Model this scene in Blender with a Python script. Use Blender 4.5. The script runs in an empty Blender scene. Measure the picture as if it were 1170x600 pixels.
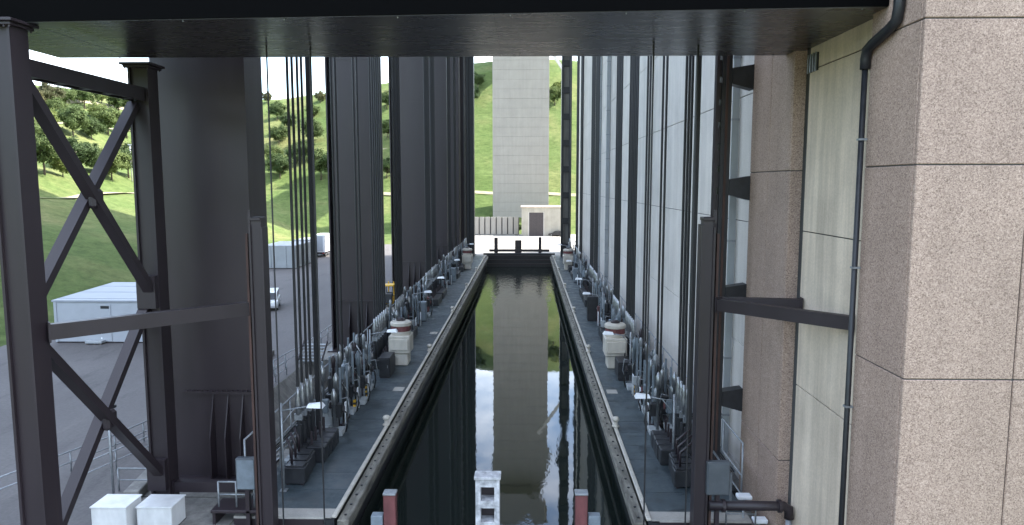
import bpy, bmesh, math, random
from mathutils import Vector, Matrix
random.seed(7)
R = math.radians
scene = bpy.context.scene
C = scene.collection

# ------------------------------------------------------------ camera
F, CX, CY = 820.0, 585.0, 300.0            # focal length and centre in photo pixels (1170 x 600)
CAMZ = 13.9
PITCH = math.atan(90 / F)
YAW = math.atan(17 * math.cos(PITCH) / F)
cam_d = bpy.data.cameras.new('camera')
cam_d.lens = F / 1170 * 36
cam_d.sensor_width = 36
cam_d.clip_end = 5000
cam = bpy.data.objects.new('camera', cam_d)
cam.location = (0, 0, CAMZ)
cam.rotation_euler = (math.pi / 2 - PITCH, 0, YAW)
C.objects.link(cam)
scene.camera = cam

# ------------------------------------------------------------ sky, sun, exposure
SUN_EL, SUN_AZ = R(46), R(15)              # azimuth measured from +X towards +Y
wd = bpy.data.worlds.new('World')
scene.world = wd
wd.use_nodes = True
nt = wd.node_tree
nt.nodes.clear()
sky = nt.nodes.new('ShaderNodeTexSky')
sky.sky_type = 'NISHITA'
sky.sun_disc = False
sky.sun_elevation = SUN_EL
sky.sun_rotation = math.pi / 2 - SUN_AZ
sky.dust_density = 1.5
tcw = nt.nodes.new('ShaderNodeTexCoord')
mpw = nt.nodes.new('ShaderNodeMapping')
mpw.inputs['Scale'].default_value = (2.2, 2.2, 5.0)
mpw.inputs['Location'].default_value = (2.3, 1.1, 0.9)
nzw = nt.nodes.new('ShaderNodeTexNoise')
nzw.inputs['Scale'].default_value = 1.6
nzw.inputs['Detail'].default_value = 7
nzw.inputs['Roughness'].default_value = 0.58
crw = nt.nodes.new('ShaderNodeValToRGB')
crw.color_ramp.elements[0].position = 0.46
crw.color_ramp.elements[1].position = 0.68
crw.color_ramp.elements[1].color = (0.7, 0.7, 0.7, 1)
mxw = nt.nodes.new('ShaderNodeMixRGB')
mxw.inputs['Color2'].default_value = (9.5, 9.8, 10.2, 1)      # sunlit cloud, in the sky's own units
bgw = nt.nodes.new('ShaderNodeBackground')
bgw.inputs['Strength'].default_value = 0.14
ow = nt.nodes.new('ShaderNodeOutputWorld')
L = nt.links.new
L(tcw.outputs['Generated'], mpw.inputs['Vector'])
L(mpw.outputs[0], nzw.inputs['Vector'])
L(nzw.outputs['Fac'], crw.inputs[0])
L(crw.outputs[0], mxw.inputs['Fac'])
L(sky.outputs[0], mxw.inputs['Color1'])
L(mxw.outputs[0], bgw.inputs['Color'])
L(bgw.outputs[0], ow.inputs['Surface'])

sl = bpy.data.lights.new('sun', 'SUN')
sl.energy = 2.8
sl.angle = R(0.5)
sl.color = (1.0, 0.95, 0.87)
so = bpy.data.objects.new('sun', sl)
so.location = (60, 60, 160)
sdir = Vector((math.cos(SUN_EL) * math.cos(SUN_AZ), math.cos(SUN_EL) * math.sin(SUN_AZ), math.sin(SUN_EL)))
so.rotation_euler = sdir.to_track_quat('Z', 'Y').to_euler()
C.objects.link(so)

vs = scene.view_settings
vs.view_transform = 'Standard'
vs.look = 'None'
vs.gamma = 1
vs.use_curve_mapping = False
vs.exposure = 2.5
scene.render.engine = 'CYCLES'
scene.cycles.max_bounces = 8
scene.cycles.diffuse_bounces = 5

# ------------------------------------------------------------ pixel rays (to turn photo measurements into positions)
ROT = Matrix.Rotation(YAW, 3, 'Z') @ Matrix.Rotation(math.pi / 2 - PITCH, 3, 'X')
def ray(px, py):
    return ROT @ Vector(((px - CX) / F, -(py - CY) / F, -1.0))
def at(px, py, X=None, Y=None, Z=None):
    d = ray(px, py)
    if X is not None: t = X / d.x
    elif Y is not None: t = Y / d.y
    else: t = (Z - CAMZ) / d.z
    return Vector((0, 0, CAMZ)) + d * t

# ------------------------------------------------------------ materials
MATS = {}
def nodemat(name):
    m = bpy.data.materials.new(name)
    m.use_nodes = True
    MATS[name] = m
    b = m.node_tree.nodes['Principled BSDF']
    return m, m.node_tree, b
def ramp(nt, stops):
    r = nt.nodes.new('ShaderNodeValToRGB')
    e = r.color_ramp.elements
    while len(e) < len(stops): e.new(0.5)
    for k, (p, c) in enumerate(stops):
        e[k].position = p
        e[k].color = (c[0], c[1], c[2], 1)
    return r
def noise(nt, scale, detail=5, rough=0.55, vscale=None, coord='Object'):
    tc = nt.nodes.new('ShaderNodeTexCoord')
    n = nt.nodes.new('ShaderNodeTexNoise')
    n.inputs['Scale'].default_value = scale
    n.inputs['Detail'].default_value = detail
    n.inputs['Roughness'].default_value = rough
    geo = None
    if coord == 'World':
        geo = nt.nodes.new('ShaderNodeNewGeometry')
        src = geo.outputs['Position']
    else:
        src = tc.outputs[coord]
    if vscale:
        mp = nt.nodes.new('ShaderNodeMapping')
        mp.inputs['Scale'].default_value = vscale
        nt.links.new(src, mp.inputs['Vector'])
        src = mp.outputs[0]
    nt.links.new(src, n.inputs['Vector'])
    return n
def mix(nt, kind, fac, a, b):
    m = nt.nodes.new('ShaderNodeMixRGB')
    m.blend_type = kind
    for sock, v in ((m.inputs['Fac'], fac), (m.inputs['Color1'], a), (m.inputs['Color2'], b)):
        if hasattr(v, 'is_output'): nt.links.new(v, sock)
        elif isinstance(v, (int, float)): sock.default_value = v
        else: sock.default_value = (v[0], v[1], v[2], 1)
    return m
def bump(nt, b, h, strength=0.3, dist=0.02):
    bp = nt.nodes.new('ShaderNodeBump')
    bp.inputs['Strength'].default_value = strength
    bp.inputs['Distance'].default_value = dist
    nt.links.new(h, bp.inputs['Height'])
    nt.links.new(bp.outputs[0], b.inputs['Normal'])
def plain(name, col, rough=0.5, metal=0.0, vary=0.25, scale=3.0, vscale=None, spec=0.5, bmp=0.0):
    """paint or metal with uneven tone, streaks and slight wear"""
    m, nt, b = nodemat(name)
    n = noise(nt, scale, 6, 0.6, vscale, 'World')
    c0 = [c * (1 - vary) for c in col]
    c1 = [min(1, c * (1 + vary)) for c in col]
    r = ramp(nt, [(0.3, c0), (0.7, c1)])
    nt.links.new(n.outputs['Fac'], r.inputs[0])
    nt.links.new(r.outputs[0], b.inputs['Base Color'])
    rr = nt.nodes.new('ShaderNodeMapRange')
    rr.inputs['To Min'].default_value = max(0.02, rough - 0.1)
    rr.inputs['To Max'].default_value = min(1, rough + 0.12)
    nt.links.new(n.outputs['Fac'], rr.inputs['Value'])
    nt.links.new(rr.outputs[0], b.inputs['Roughness'])
    b.inputs['Metallic'].default_value = metal
    b.inputs['Specular IOR Level'].default_value = spec
    if bmp: bump(nt, b, n.outputs['Fac'], bmp, 0.02)
    return m

def steelmat(name, col, rough):
    m, nt, b = nodemat(name)
    n1 = noise(nt, 0.9, 6, 0.6, (1, 1, 0.2), 'World')
    n2 = noise(nt, 2.6, 7, 0.7, (1, 1, 0.05), 'World')
    n3 = noise(nt, 7, 5, 0.7, None, 'World')
    r1 = ramp(nt, [(0.3, [c*0.85 for c in col]), (0.7, [c*1.15 for c in col])])
    nt.links.new(n1.outputs['Fac'], r1.inputs[0])
    r2 = ramp(nt, [(0.60, (0, 0, 0)), (0.78, (0.55, 0.55, 0.55))])
    nt.links.new(n2.outputs['Fac'], r2.inputs[0])
    c1 = mix(nt, 'MIX', r2.outputs[0], r1.outputs[0], (0.05, 0.034, 0.028))
    r3 = ramp(nt, [(0.66, (0, 0, 0)), (0.74, (0.35, 0.35, 0.35))])
    nt.links.new(n3.outputs['Fac'], r3.inputs[0])
    c2 = mix(nt, 'MIX', r3.outputs[0], c1.outputs[0], (0.06, 0.055, 0.055))
    nt.links.new(c2.outputs[0], b.inputs['Base Color'])
    mr = nt.nodes.new('ShaderNodeMapRange')
    mr.inputs['To Min'].default_value = rough - 0.08
    mr.inputs['To Max'].default_value = rough + 0.12
    nt.links.new(n1.outputs['Fac'], mr.inputs['Value'])
    nt.links.new(mr.outputs[0], b.inputs['Roughness'])
steelmat('steel', (0.0245, 0.0172, 0.0208), 0.4)
plain('steel_beam', (0.034, 0.032, 0.036), 0.27, vary=0.12, scale=1.0, vscale=(0.5, 2, 1))
steelmat('steel_brown', (0.0215, 0.0150, 0.0183), 0.46)
plain('rust', (0.048, 0.024, 0.018), 0.75, vary=0.5, scale=3, vscale=(1, 1, 0.15))
plain('cable', (0.016, 0.016, 0.018), 0.55, vary=0.3, scale=4)
plain('near_face_shade', (0.0018, 0.0018, 0.002), 0.8, vary=0.2, scale=2, spec=0.04)  # near-black colour holds the shade on the beam's near face
plain('black_paint', (0.016, 0.017, 0.02), 0.45, vary=0.4, scale=2.5)
plain('galvanised', (0.27, 0.285, 0.30), 0.45, metal=0.5, vary=0.25, scale=5)
plain('silver', (0.30, 0.31, 0.32), 0.35, metal=0.8, vary=0.25, scale=6)
plain('blue_grey', (0.16, 0.19, 0.215), 0.55, vary=0.2, scale=3)
plain('cream_paint', (0.48, 0.445, 0.385), 0.55, vary=0.14, scale=2.5, vscale=(1, 1, 0.35))
plain('white_paint', (0.58, 0.58, 0.57), 0.5, vary=0.14, scale=1.8, vscale=(1, 1, 0.4))
plain('lamp_white', (0.8, 0.82, 0.85), 0.35, vary=0.05)
plain('dark_red', (0.13, 0.042, 0.042), 0.6, vary=0.35, scale=3, vscale=(1, 1, 0.4))
plain('red', (0.42, 0.05, 0.04), 0.5, vary=0.3, scale=3)
plain('yellow', (0.62, 0.36, 0.02), 0.5, vary=0.2, scale=3)
plain('container_white', (0.36, 0.38, 0.41), 0.5, vary=0.07, scale=0.8)
plain('container_roof', (0.27, 0.29, 0.32), 0.45, vary=0.12, scale=0.6)
plain('container_grey', (0.34, 0.36, 0.37), 0.55, vary=0.1, scale=0.8)
plain('door_brown', (0.055, 0.045, 0.045), 0.6, vary=0.2)
plain('rubber', (0.015, 0.015, 0.015), 0.8, vary=0.3)
plain('dirty_white', (0.42, 0.42, 0.43), 0.7, vary=0.5, scale=4)
plain('car_white', (0.74, 0.75, 0.76), 0.25, vary=0.03)
plain('car_dark', (0.02, 0.021, 0.024), 0.2, vary=0.1)
plain('glass_dark', (0.02, 0.025, 0.03), 0.08, vary=0.1)
plain('bark', (0.085, 0.065, 0.045), 0.9, vary=0.4, scale=5)
plain('dirt_path', (0.27, 0.24, 0.15), 0.95, vary=0.3, scale=0.8)
plain('panel_grey', (0.075, 0.085, 0.095), 0.4, vary=0.15)

def concrete(name, col, streak=0.35, lo=0.82, hi=1.1):
    m, nt, b = nodemat(name)
    n1 = noise(nt, 0.35, 6, 0.6, None, 'World')
    n2 = noise(nt, 1.3, 6, 0.65, (1, 1, 0.06), 'World')          # rain streaks run down
    n3 = noise(nt, 14, 4, 0.6, None, 'World')
    r1 = ramp(nt, [(0.3, [c * lo for c in col]), (0.72, [min(1, c * hi) for c in col])])
    nt.links.new(n1.outputs['Fac'], r1.inputs[0])
    r2 = ramp(nt, [(0.38, [1 - streak] * 3), (0.62, (1, 1, 1))])
    nt.links.new(n2.outputs['Fac'], r2.inputs[0])
    r3 = ramp(nt, [(0.3, (0.88, 0.88, 0.88)), (0.7, (1.05, 1.05, 1.05))])
    nt.links.new(n3.outputs['Fac'], r3.inputs[0])
    a = mix(nt, 'MULTIPLY', 1, r1.outputs[0], r2.outputs[0])
    c = mix(nt, 'MULTIPLY', 1, a.outputs[0], r3.outputs[0])
    nt.links.new(c.outputs[0], b.inputs['Base Color'])
    b.inputs['Roughness'].default_value = 0.85
    b.inputs['Specular IOR Level'].default_value = 0.25
    bump(nt, b, n3.outputs['Fac'], 0.25, 0.01)
concrete('concrete', (0.72, 0.675, 0.625), 0.13, 0.88, 1.06)
concrete('concrete_warm', (0.74, 0.615, 0.485), 0.26)
concrete('concrete_pier', (0.355, 0.33, 0.295), 0.07, 0.93, 1.05)
concrete('concrete_old', (0.27, 0.26, 0.24), 0.4)
concrete('joint', (0.10, 0.10, 0.10), 0.2)
concrete('paving', (0.40, 0.38, 0.345), 0.15)
concrete('beige_render', (0.50, 0.46, 0.38), 0.15)

def granite():
    m, nt, b = nodemat('granite')
    geo = nt.nodes.new('ShaderNodeNewGeometry')
    def vor(scale):
        v = nt.nodes.new('ShaderNodeTexVoronoi')
        v.inputs['Scale'].default_value = scale
        nt.links.new(geo.outputs['Position'], v.inputs['Vector'])
        s = nt.nodes.new('ShaderNodeSeparateColor')
        nt.links.new(v.outputs['Color'], s.inputs[0])
        return s
    v1, v2 = vor(30), vor(55)
    r1 = ramp(nt, [(0.0, (0.075, 0.052, 0.042)), (0.15, (0.18, 0.138, 0.118)), (0.6, (0.268, 0.215, 0.186)), (0.97, (0.40, 0.335, 0.295))])
    nt.links.new(v1.outputs[0], r1.inputs[0])
    r2 = ramp(nt, [(0.05, (0.095, 0.07, 0.058)), (0.4, (0.21, 0.166, 0.142)), (0.95, (0.37, 0.308, 0.27))])
    nt.links.new(v2.outputs[0], r2.inputs[0])
    a = mix(nt, 'MIX', 0.5, r1.outputs[0], r2.outputs[0])
    n = noise(nt, 0.5, 5, 0.6, None, 'World')
    r3 = ramp(nt, [(0.3, (0.9, 0.9, 0.9)), (0.7, (1.06, 1.06, 1.06))])
    nt.links.new(n.outputs['Fac'], r3.inputs[0])
    oi = nt.nodes.new('ShaderNodeObjectInfo')
    r4 = ramp(nt, [(0, (1.36, 1.21, 1.11)), (1, (1.47, 1.32, 1.20))])
    nt.links.new(oi.outputs['Random'], r4.inputs[0])
    n5 = noise(nt, 1.4, 6, 0.65, (1, 1, 0.05), 'World')
    r5 = ramp(nt, [(0.36, (0.91, 0.905, 0.90)), (0.6, (1.02, 1.02, 1.02))])
    nt.links.new(n5.outputs['Fac'], r5.inputs[0])
    c0 = mix(nt, 'MULTIPLY', 1, a.outputs[0], r3.outputs[0])
    c1 = mix(nt, 'MULTIPLY', 1, c0.outputs[0], r4.outputs[0])
    c = mix(nt, 'MULTIPLY', 1, c1.outputs[0], r5.outputs[0])
    nt.links.new(c.outputs[0], b.inputs['Base Color'])
    b.inputs['Roughness'].default_value = 0.8
    bump(nt, b, v1.outputs[1], 0.2, 0.008)
granite()

def asphalt():
    m, nt, b = nodemat('asphalt')
    n1 = noise(nt, 0.12, 6, 0.6, (1, 0.35, 1), 'World')
    n2 = noise(nt, 6, 5, 0.7, None, 'World')
    r1 = ramp(nt, [(0.3, (0.086, 0.079, 0.077)), (0.7, (0.122, 0.113, 0.11))])
    nt.links.new(n1.outputs['Fac'], r1.inputs[0])
    r2 = ramp(nt, [(0.3, (0.8, 0.8, 0.8)), (0.7, (1.15, 1.15, 1.15))])
    nt.links.new(n2.outputs['Fac'], r2.inputs[0])
    c = mix(nt, 'MULTIPLY', 1, r1.outputs[0], r2.outputs[0])
    n3 = noise(nt, 0.45, 6, 0.7, (1, 0.25, 1), 'World')
    r3 = ramp(nt, [(0.34, (0.72, 0.72, 0.73)), (0.45, (1, 1, 1)), (0.62, (1, 1, 1)), (0.7, (1.18, 1.16, 1.14))])
    nt.links.new(n3.outputs['Fac'], r3.inputs[0])
    c = mix(nt, 'MULTIPLY', 1, c.outputs[0], r3.outputs[0])
    nt.links.new(c.outputs[0], b.inputs['Base Color'])
    b.inputs['Roughness'].default_value = 0.85
    bump(nt, b, n2.outputs['Fac'], 0.3, 0.01)
asphalt()

def grass():
    m, nt, b = nodemat('grass')
    n1 = noise(nt, 0.035, 6, 0.62, None, 'World')
    n2 = noise(nt, 0.5, 8, 0.75, (1, 1, 2.5), 'World')
    r1 = ramp(nt, [(0.3, (0.062, 0.100, 0.030)), (0.5, (0.092, 0.126, 0.044)), (0.68, (0.160, 0.162, 0.072))])
    nt.links.new(n1.outputs['Fac'], r1.inputs[0])
    r2 = ramp(nt, [(0.3, (0.55, 0.6, 0.5)), (0.7, (1.3, 1.25, 1.2))])
    nt.links.new(n2.outputs['Fac'], r2.inputs[0])
    c = mix(nt, 'MULTIPLY', 1, r1.outputs[0], r2.outputs[0])
    nt.links.new(c.outputs[0], b.inputs['Base Color'])
    b.inputs['Roughness'].default_value = 0.95
    b.inputs['Specular IOR Level'].default_value = 0.1
    bump(nt, b, n2.outputs['Fac'], 0.8, 0.35)
grass()

def deckmat():
    m, nt, b = nodemat('deck')
    n1 = noise(nt, 0.6, 6, 0.65, None, 'World')
    n2 = noise(nt, 9, 4, 0.6, None, 'World')
    oi = nt.nodes.new('ShaderNodeObjectInfo')
    r1 = ramp(nt, [(0.3, (0.038, 0.054, 0.062)), (0.7, (0.07, 0.09, 0.10))])
    nt.links.new(n1.outputs['Fac'], r1.inputs[0])
    r2 = ramp(nt, [(0, (0.85, 0.85, 0.86)), (1, (1.12, 1.12, 1.1))])
    nt.links.new(oi.outputs['Random'], r2.inputs[0])
    c = mix(nt, 'MULTIPLY', 1, r1.outputs[0], r2.outputs[0])
    nt.links.new(c.outputs[0], b.inputs['Base Color'])
    n3 = noise(nt, 0.9, 7, 0.75, None, 'World')
    r3 = ramp(nt, [(0.36, (0.55, 0.55, 0.55)), (0.5, (1, 1, 1)), (0.64, (1, 1, 1)), (0.75, (1.35, 1.3, 1.25))])
    nt.links.new(n3.outputs['Fac'], r3.inputs[0])
    c = mix(nt, 'MULTIPLY', 1, c.outputs[0], r3.outputs[0])
    nt.links.new(c.outputs[0], b.inputs['Base Color'])
    rr = nt.nodes.new('ShaderNodeMapRange')
    for nm, v in (('From Min', 0.35), ('From Max', 0.6), ('To Min', 0.28), ('To Max', 0.7)): rr.inputs[nm].default_value = v
    nt.links.new(n3.outputs['Fac'], rr.inputs['Value'])
    nt.links.new(rr.outputs[0], b.inputs['Roughness'])
    bump(nt, b, n2.outputs['Fac'], 0.3, 0.006)
deckmat()

def fendermat():
    m, nt, b = nodemat('fender')
    n1 = noise(nt, 1.2, 7, 0.7, (3, 0.5, 3), 'World')
    r1 = ramp(nt, [(0.28, (0.05, 0.045, 0.038)), (0.5, (0.16, 0.15, 0.125)), (0.72, (0.32, 0.30, 0.255))])
    nt.links.new(n1.outputs['Fac'], r1.inputs[0])
    nt.links.new(r1.outputs[0], b.inputs['Base Color'])
    b.inputs['Roughness'].default_value = 0.8
    bump(nt, b, n1.outputs['Fac'], 0.6, 0.03)
fendermat()

def watermat():
    m, nt, b = nodemat('water')
    b.inputs['Base Color'].default_value = (0.010, 0.014, 0.012, 1)
    b.inputs['Roughness'].default_value = 0.02
    b.inputs['IOR'].default_value = 1.333
    n1 = noise(nt, 1.6, 3, 0.5, (1, 0.45, 1), 'World')
    n2 = noise(nt, 0.25, 2, 0.5, None, 'World')
    geo = nt.nodes.new('ShaderNodeNewGeometry')
    sp = nt.nodes.new('ShaderNodeSeparateXYZ')
    nt.links.new(geo.outputs['Position'], sp.inputs[0])
    mr = nt.nodes.new('ShaderNodeMapRange')                        # wind-ruffled only near the far gate
    mr.interpolation_type = 'SMOOTHSTEP'
    mr.inputs['From Min'].default_value = 86
    mr.inputs['From Max'].default_value = 122
    mr.inputs['To Min'].default_value = 0.014
    mr.inputs['To Max'].default_value = 0.7
    nt.links.new(sp.outputs['Y'], mr.inputs['Value'])
    bp = nt.nodes.new('ShaderNodeBump')
    bp.inputs['Distance'].default_value = 0.12
    nt.links.new(mr.outputs[0], bp.inputs['Strength'])
    # one faint wake line of finer ripples running across the near water
    A, B = at(598, 600, Z=-2.2), at(641, 500, Z=-2.2)
    d = (B - A).normalized()
    nx_, ny_ = -d.y, d.x
    def mth(op, a, c):
        q = nt.nodes.new('ShaderNodeMath'); q.operation = op
        for sck, v in ((q.inputs[0], a), (q.inputs[1], c)):
            if hasattr(v, 'is_output'): nt.links.new(v, sck)
            else: sck.default_value = v
        return q.outputs[0]
    cross = mth('ADD', mth('MULTIPLY', sp.outputs['X'], nx_), mth('MULTIPLY', sp.outputs['Y'], ny_))
    off = mth('ABSOLUTE', mth('SUBTRACT', cross, A.x*nx_ + A.y*ny_), 0)
    mk = nt.nodes.new('ShaderNodeMapRange'); mk.interpolation_type = 'SMOOTHSTEP'
    for nm, v in (('From Min', 0.0), ('From Max', 0.55), ('To Min', 3.5), ('To Max', 0.0)): mk.inputs[nm].default_value = v
    nt.links.new(off, mk.inputs['Value'])
    far = nt.nodes.new('ShaderNodeMapRange')
    for nm, v in (('From Min', 44.0), ('From Max', 52.0), ('To Min', 1.0), ('To Max', 0.0)): far.inputs[nm].default_value = v
    nt.links.new(sp.outputs['Y'], far.inputs['Value'])
    n3 = noise(nt, 4.5, 3, 0.6, (1, 0.5, 1), 'World')
    hh = mth('ADD', n1.outputs['Fac'], mth('MULTIPLY', n3.outputs['Fac'], mth('MULTIPLY', mk.outputs[0], far.outputs[0])))
    nt.links.new(hh, bp.inputs['Height'])
    nt.links.new(bp.outputs[0], b.inputs['Normal'])
watermat()

def leafmat(name, c0, c1):
    m, nt, b = nodemat(name)
    oi = nt.nodes.new('ShaderNodeObjectInfo')
    n = noise(nt, 0.8, 3, 0.6, None, 'World')
    r1 = ramp(nt, [(0.3, c0), (0.7, c1)])
    nt.links.new(n.outputs['Fac'], r1.inputs[0])
    r2 = ramp(nt, [(0, (0.75, 0.8, 0.8)), (1, (1.2, 1.15, 1.0))])
    nt.links.new(oi.outputs['Random'], r2.inputs[0])
    c = mix(nt, 'MULTIPLY', 1, r1.outputs[0], r2.outputs[0])
    nt.links.new(c.outputs[0], b.inputs['Base Color'])
    b.inputs['Roughness'].default_value = 0.7
    b.inputs['Specular IOR Level'].default_value = 0.2
    tr = nt.nodes.new('ShaderNodeBsdfTranslucent')
    nt.links.new(c.outputs[0], tr.inputs['Color'])
    ms = nt.nodes.new('ShaderNodeMixShader')
    ms.inputs[0].default_value = 0.4
    out = nt.nodes['Material Output']
    nt.links.new(b.outputs[0], ms.inputs[1])
    nt.links.new(tr.outputs[0], ms.inputs[2])
    nt.links.new(ms.outputs[0], out.inputs['Surface'])
leafmat('leaf_green', (0.07, 0.105, 0.042), (0.115, 0.155, 0.062))
leafmat('leaf_olive', (0.10, 0.10, 0.052), (0.15, 0.145, 0.075))
leafmat('leaf_light', (0.12, 0.16, 0.055), (0.18, 0.22, 0.085))

# ------------------------------------------------------------ mesh helpers
class MB:
    def __init__(self):
        self.v, self.f = [], []
    def add(self, vs_, fs_):
        o = len(self.v)
        self.v += [tuple(p) for p in vs_]
        self.f += [tuple(i + o for i in f) for f in fs_]
        return self
    def box(self, x0, x1, y0, y1, z0, z1):
        vs_ = [(x0,y0,z0),(x1,y0,z0),(x1,y1,z0),(x0,y1,z0),(x0,y0,z1),(x1,y0,z1),(x1,y1,z1),(x0,y1,z1)]
        return self.add(vs_, [(3,2,1,0),(4,5,6,7),(0,1,5,4),(1,2,6,5),(2,3,7,6),(3,0,4,7)])
    def cbox(self, x, y, z, sx, sy, sz):          # centred in x and y, standing on z
        return self.box(x - sx/2, x + sx/2, y - sy/2, y + sy/2, z, z + sz)
    def bbox(self, x0, x1, y0, y1, z0, z1, b=0.03):   # chamfered box
        bm = bmesh.new()
        bmesh.ops.create_cube(bm, size=1)
        for p in bm.verts:
            p.co = Vector(((x0 + x1)/2 + p.co.x*(x1-x0), (y0+y1)/2 + p.co.y*(y1-y0), (z0+z1)/2 + p.co.z*(z1-z0)))
        bmesh.ops.bevel(bm, geom=bm.edges[:], offset=b, segments=1, affect='EDGES')
        bm.verts.index_update()
        self.add([p.co.copy() for p in bm.verts], [[p.index for p in f.verts] for f in bm.faces])
        bm.free()
        return self
    def bar(self, a, b, w, h=None, up=(0, 0, 1)):   # rectangular bar from a to b, w across, h along up
        a, b = Vector(a), Vector(b)
        h = h or w
        d = (b - a).normalized()
        u = Vector(up)
        if abs(d.dot(u)) > 0.98: u = Vector((0, 1, 0))
        s = d.cross(u).normalized()
        t = s.cross(d).normalized()
        vs_ = []
        for p in (a, b):
            for i, j in ((-1,-1),(1,-1),(1,1),(-1,1)):
                vs_.append(p + s*(i*w/2) + t*(j*h/2))
        return self.add(vs_, [(0,1,2,3),(7,6,5,4),(0,4,5,1),(1,5,6,2),(2,6,7,3),(3,7,4,0)])
    def tube(self, pts, r, n=8, cap=True):
        pts = [Vector(p) for p in pts]
        rs = r if isinstance(r, (list, tuple)) else [r]*len(pts)
        ring = []
        prev = None
        for k, p in enumerate(pts):
            if k == 0: d = pts[1] - p
            elif k == len(pts) - 1: d = p - pts[k-1]
            else: d = (pts[k+1] - p).normalized() + (p - pts[k-1]).normalized()
            d.normalize()
            if prev is None:
                u = Vector((1,0,0)) if abs(d.x) < 0.9 else Vector((0,1,0))
                s = d.cross(u).normalized()
            else:
                s = (prev - d*prev.dot(d)).normalized()
            prev = s
            t = d.cross(s)
            ring.append([p + (s*math.cos(2*math.pi*i/n) + t*math.sin(2*math.pi*i/n))*rs[k] for i in range(n)])
        vs_ = [q for rg in ring for q in rg]
        fs_ = []
        for k in range(len(pts)-1):
            for i in range(n):
                j = (i+1) % n
                fs_.append((k*n+i, k*n+j, (k+1)*n+j, (k+1)*n+i))
        if cap:
            fs_.append(tuple(range(n-1,-1,-1)))
            fs_.append(tuple((len(pts)-1)*n + i for i in range(n)))
        return self.add(vs_, fs_)
    def lathe(self, prof, cx=0, cy=0, n=16):        # prof: (radius, z) from bottom to top
        vs_, fs_ = [], []
        for r, z in prof:
            vs_ += [(cx + r*math.cos(2*math.pi*i/n), cy + r*math.sin(2*math.pi*i/n), z) for i in range(n)]
        for k in range(len(prof)-1):
            for i in range(n):
                j = (i+1) % n
                fs_.append((k*n+i, k*n+j, (k+1)*n+j, (k+1)*n+i))
        fs_.append(tuple(range(n-1,-1,-1)))
        fs_.append(tuple((len(prof)-1)*n+i for i in range(n)))
        return self.add(vs_, fs_)
    def prism(self, poly, y0, y1):                  # poly in (x, z), extruded along y
        n = len(poly)
        vs_ = [(x, y0, z) for x, z in poly] + [(x, y1, z) for x, z in poly]
        fs_ = [tuple(range(n)), tuple(range(2*n-1, n-1, -1))]
        fs_ += [(i, i+n, (i+1) % n + n, (i+1) % n) for i in range(n)]
        return self.add(vs_, fs_)
    def mesh(self, name, mat, smooth=False):
        me = bpy.data.meshes.new(name)
        me.from_pydata(self.v, [], self.f)
        me.materials.append(MATS[mat])
        bm = bmesh.new()
        bm.from_mesh(me)
        bmesh.ops.recalc_face_normals(bm, faces=bm.faces[:])
        bm.to_mesh(me)
        bm.free()
        if smooth:
            for p in me.polygons: p.use_smooth = True
        me.update()
        return me
    def build(self, name, mat, parent=None, smooth=False):
        o = bpy.data.objects.new(name, self.mesh(name, mat, smooth))
        C.objects.link(o)
        o.parent = parent
        return o
def tag(o, label=None, cat=None, group=None, kind=None):
    for k, v in (('label', label), ('category', cat), ('group', group), ('kind', kind)):
        if v: o[k] = v
    return o
def thing(name, label, cat, loc=(0,0,0), group=None, rz=0):
    o = bpy.data.objects.new(name, None)
    o.location = loc
    o.rotation_euler = (0, 0, rz)
    o.empty_display_size = 0.3
    C.objects.link(o)
    return tag(o, label, cat, group)
def copy_tree(o, parent=None):
    c = o.copy()
    C.objects.link(c)
    c.parent = parent
    for ch in [x for x in KIDS.get(o.name, [])]:
        copy_tree(ch, c)
    return c
KIDS = {}
def kids(root):                                     # remember the tree below a prototype
    for o in root.children_recursive:
        KIDS.setdefault(o.parent.name, []).append(o)
def place(o, name, mesh, parent=None, loc=(0,0,0)):
    pass
def inst(name, me, parent, loc=(0,0,0), rz=0, scale=None):
    o = bpy.data.objects.new(name, me)
    C.objects.link(o)
    o.parent = parent
    o.location = loc
    o.rotation_euler = (0, 0, rz)
    if scale: o.scale = scale
    return o
ORD = ['first','second','third','fourth','fifth','sixth','seventh','eighth','ninth','tenth','eleventh','twelfth']

# ------------------------------------------------------------ main dimensions (metres; z = 0 is the basin coping)
GZ = -0.3                     # yard and paving
WATER = -2.2
XL, XR = -7.95, 5.0           # coping lines left and right of the basin
Y0, Y1 = 28.6, 139.5          # near and far end of the basin
XOL, XOR = -12.3, 9.35        # outer sides of the basin trough
WALLX = 10.5                  # face of the concrete core
PITX = -17.6

# ------------------------------------------------------------ terrain
def smooth(t):
    t = max(0, min(1, t))
    return t*t*(3 - 2*t)
def hill(x, y):
    a = -50 - x + 5*math.sin(y*0.021)
    b = (y - 204)*(1 + 0.45*math.exp(-(x/80)**2))
    c = x - 75
    k = 14.0
    d = max(a, b, c)
    for q in (a, b, c):
        if q != d: d += k*0.25*max(0, 1 - abs(d - q)/k)**2
    if d <= 0: return GZ
    h = 0.30*d*smooth(d/16) + 0.12*max(0, d-34) + 0.06*max(0, d - 60)
    h += 0.8*math.sin(d*0.42)*smooth((d-28)/12)          # terraces
    top = 57 + 13*math.exp(-(x/70)**2) + 3*math.sin(x*0.013) + 2*math.sin(y*0.02+1)
    if h > top - 12:
        h = top - 12*math.exp(-(h - top + 12)/12)
    h += 0.35*math.sin(x*0.11 + y*0.07) * smooth(d/20) + 0.25*math.sin(x*0.23 - y*0.19)*smooth(d/20)
    return GZ + max(0, h)
def pit(x, y):
    return (31 < y < 140.6 and PITX < x < WALLX+0.5) or (-80 < y <= 31 and XOL-0.1 < x < WALLX+0.5)
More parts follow.
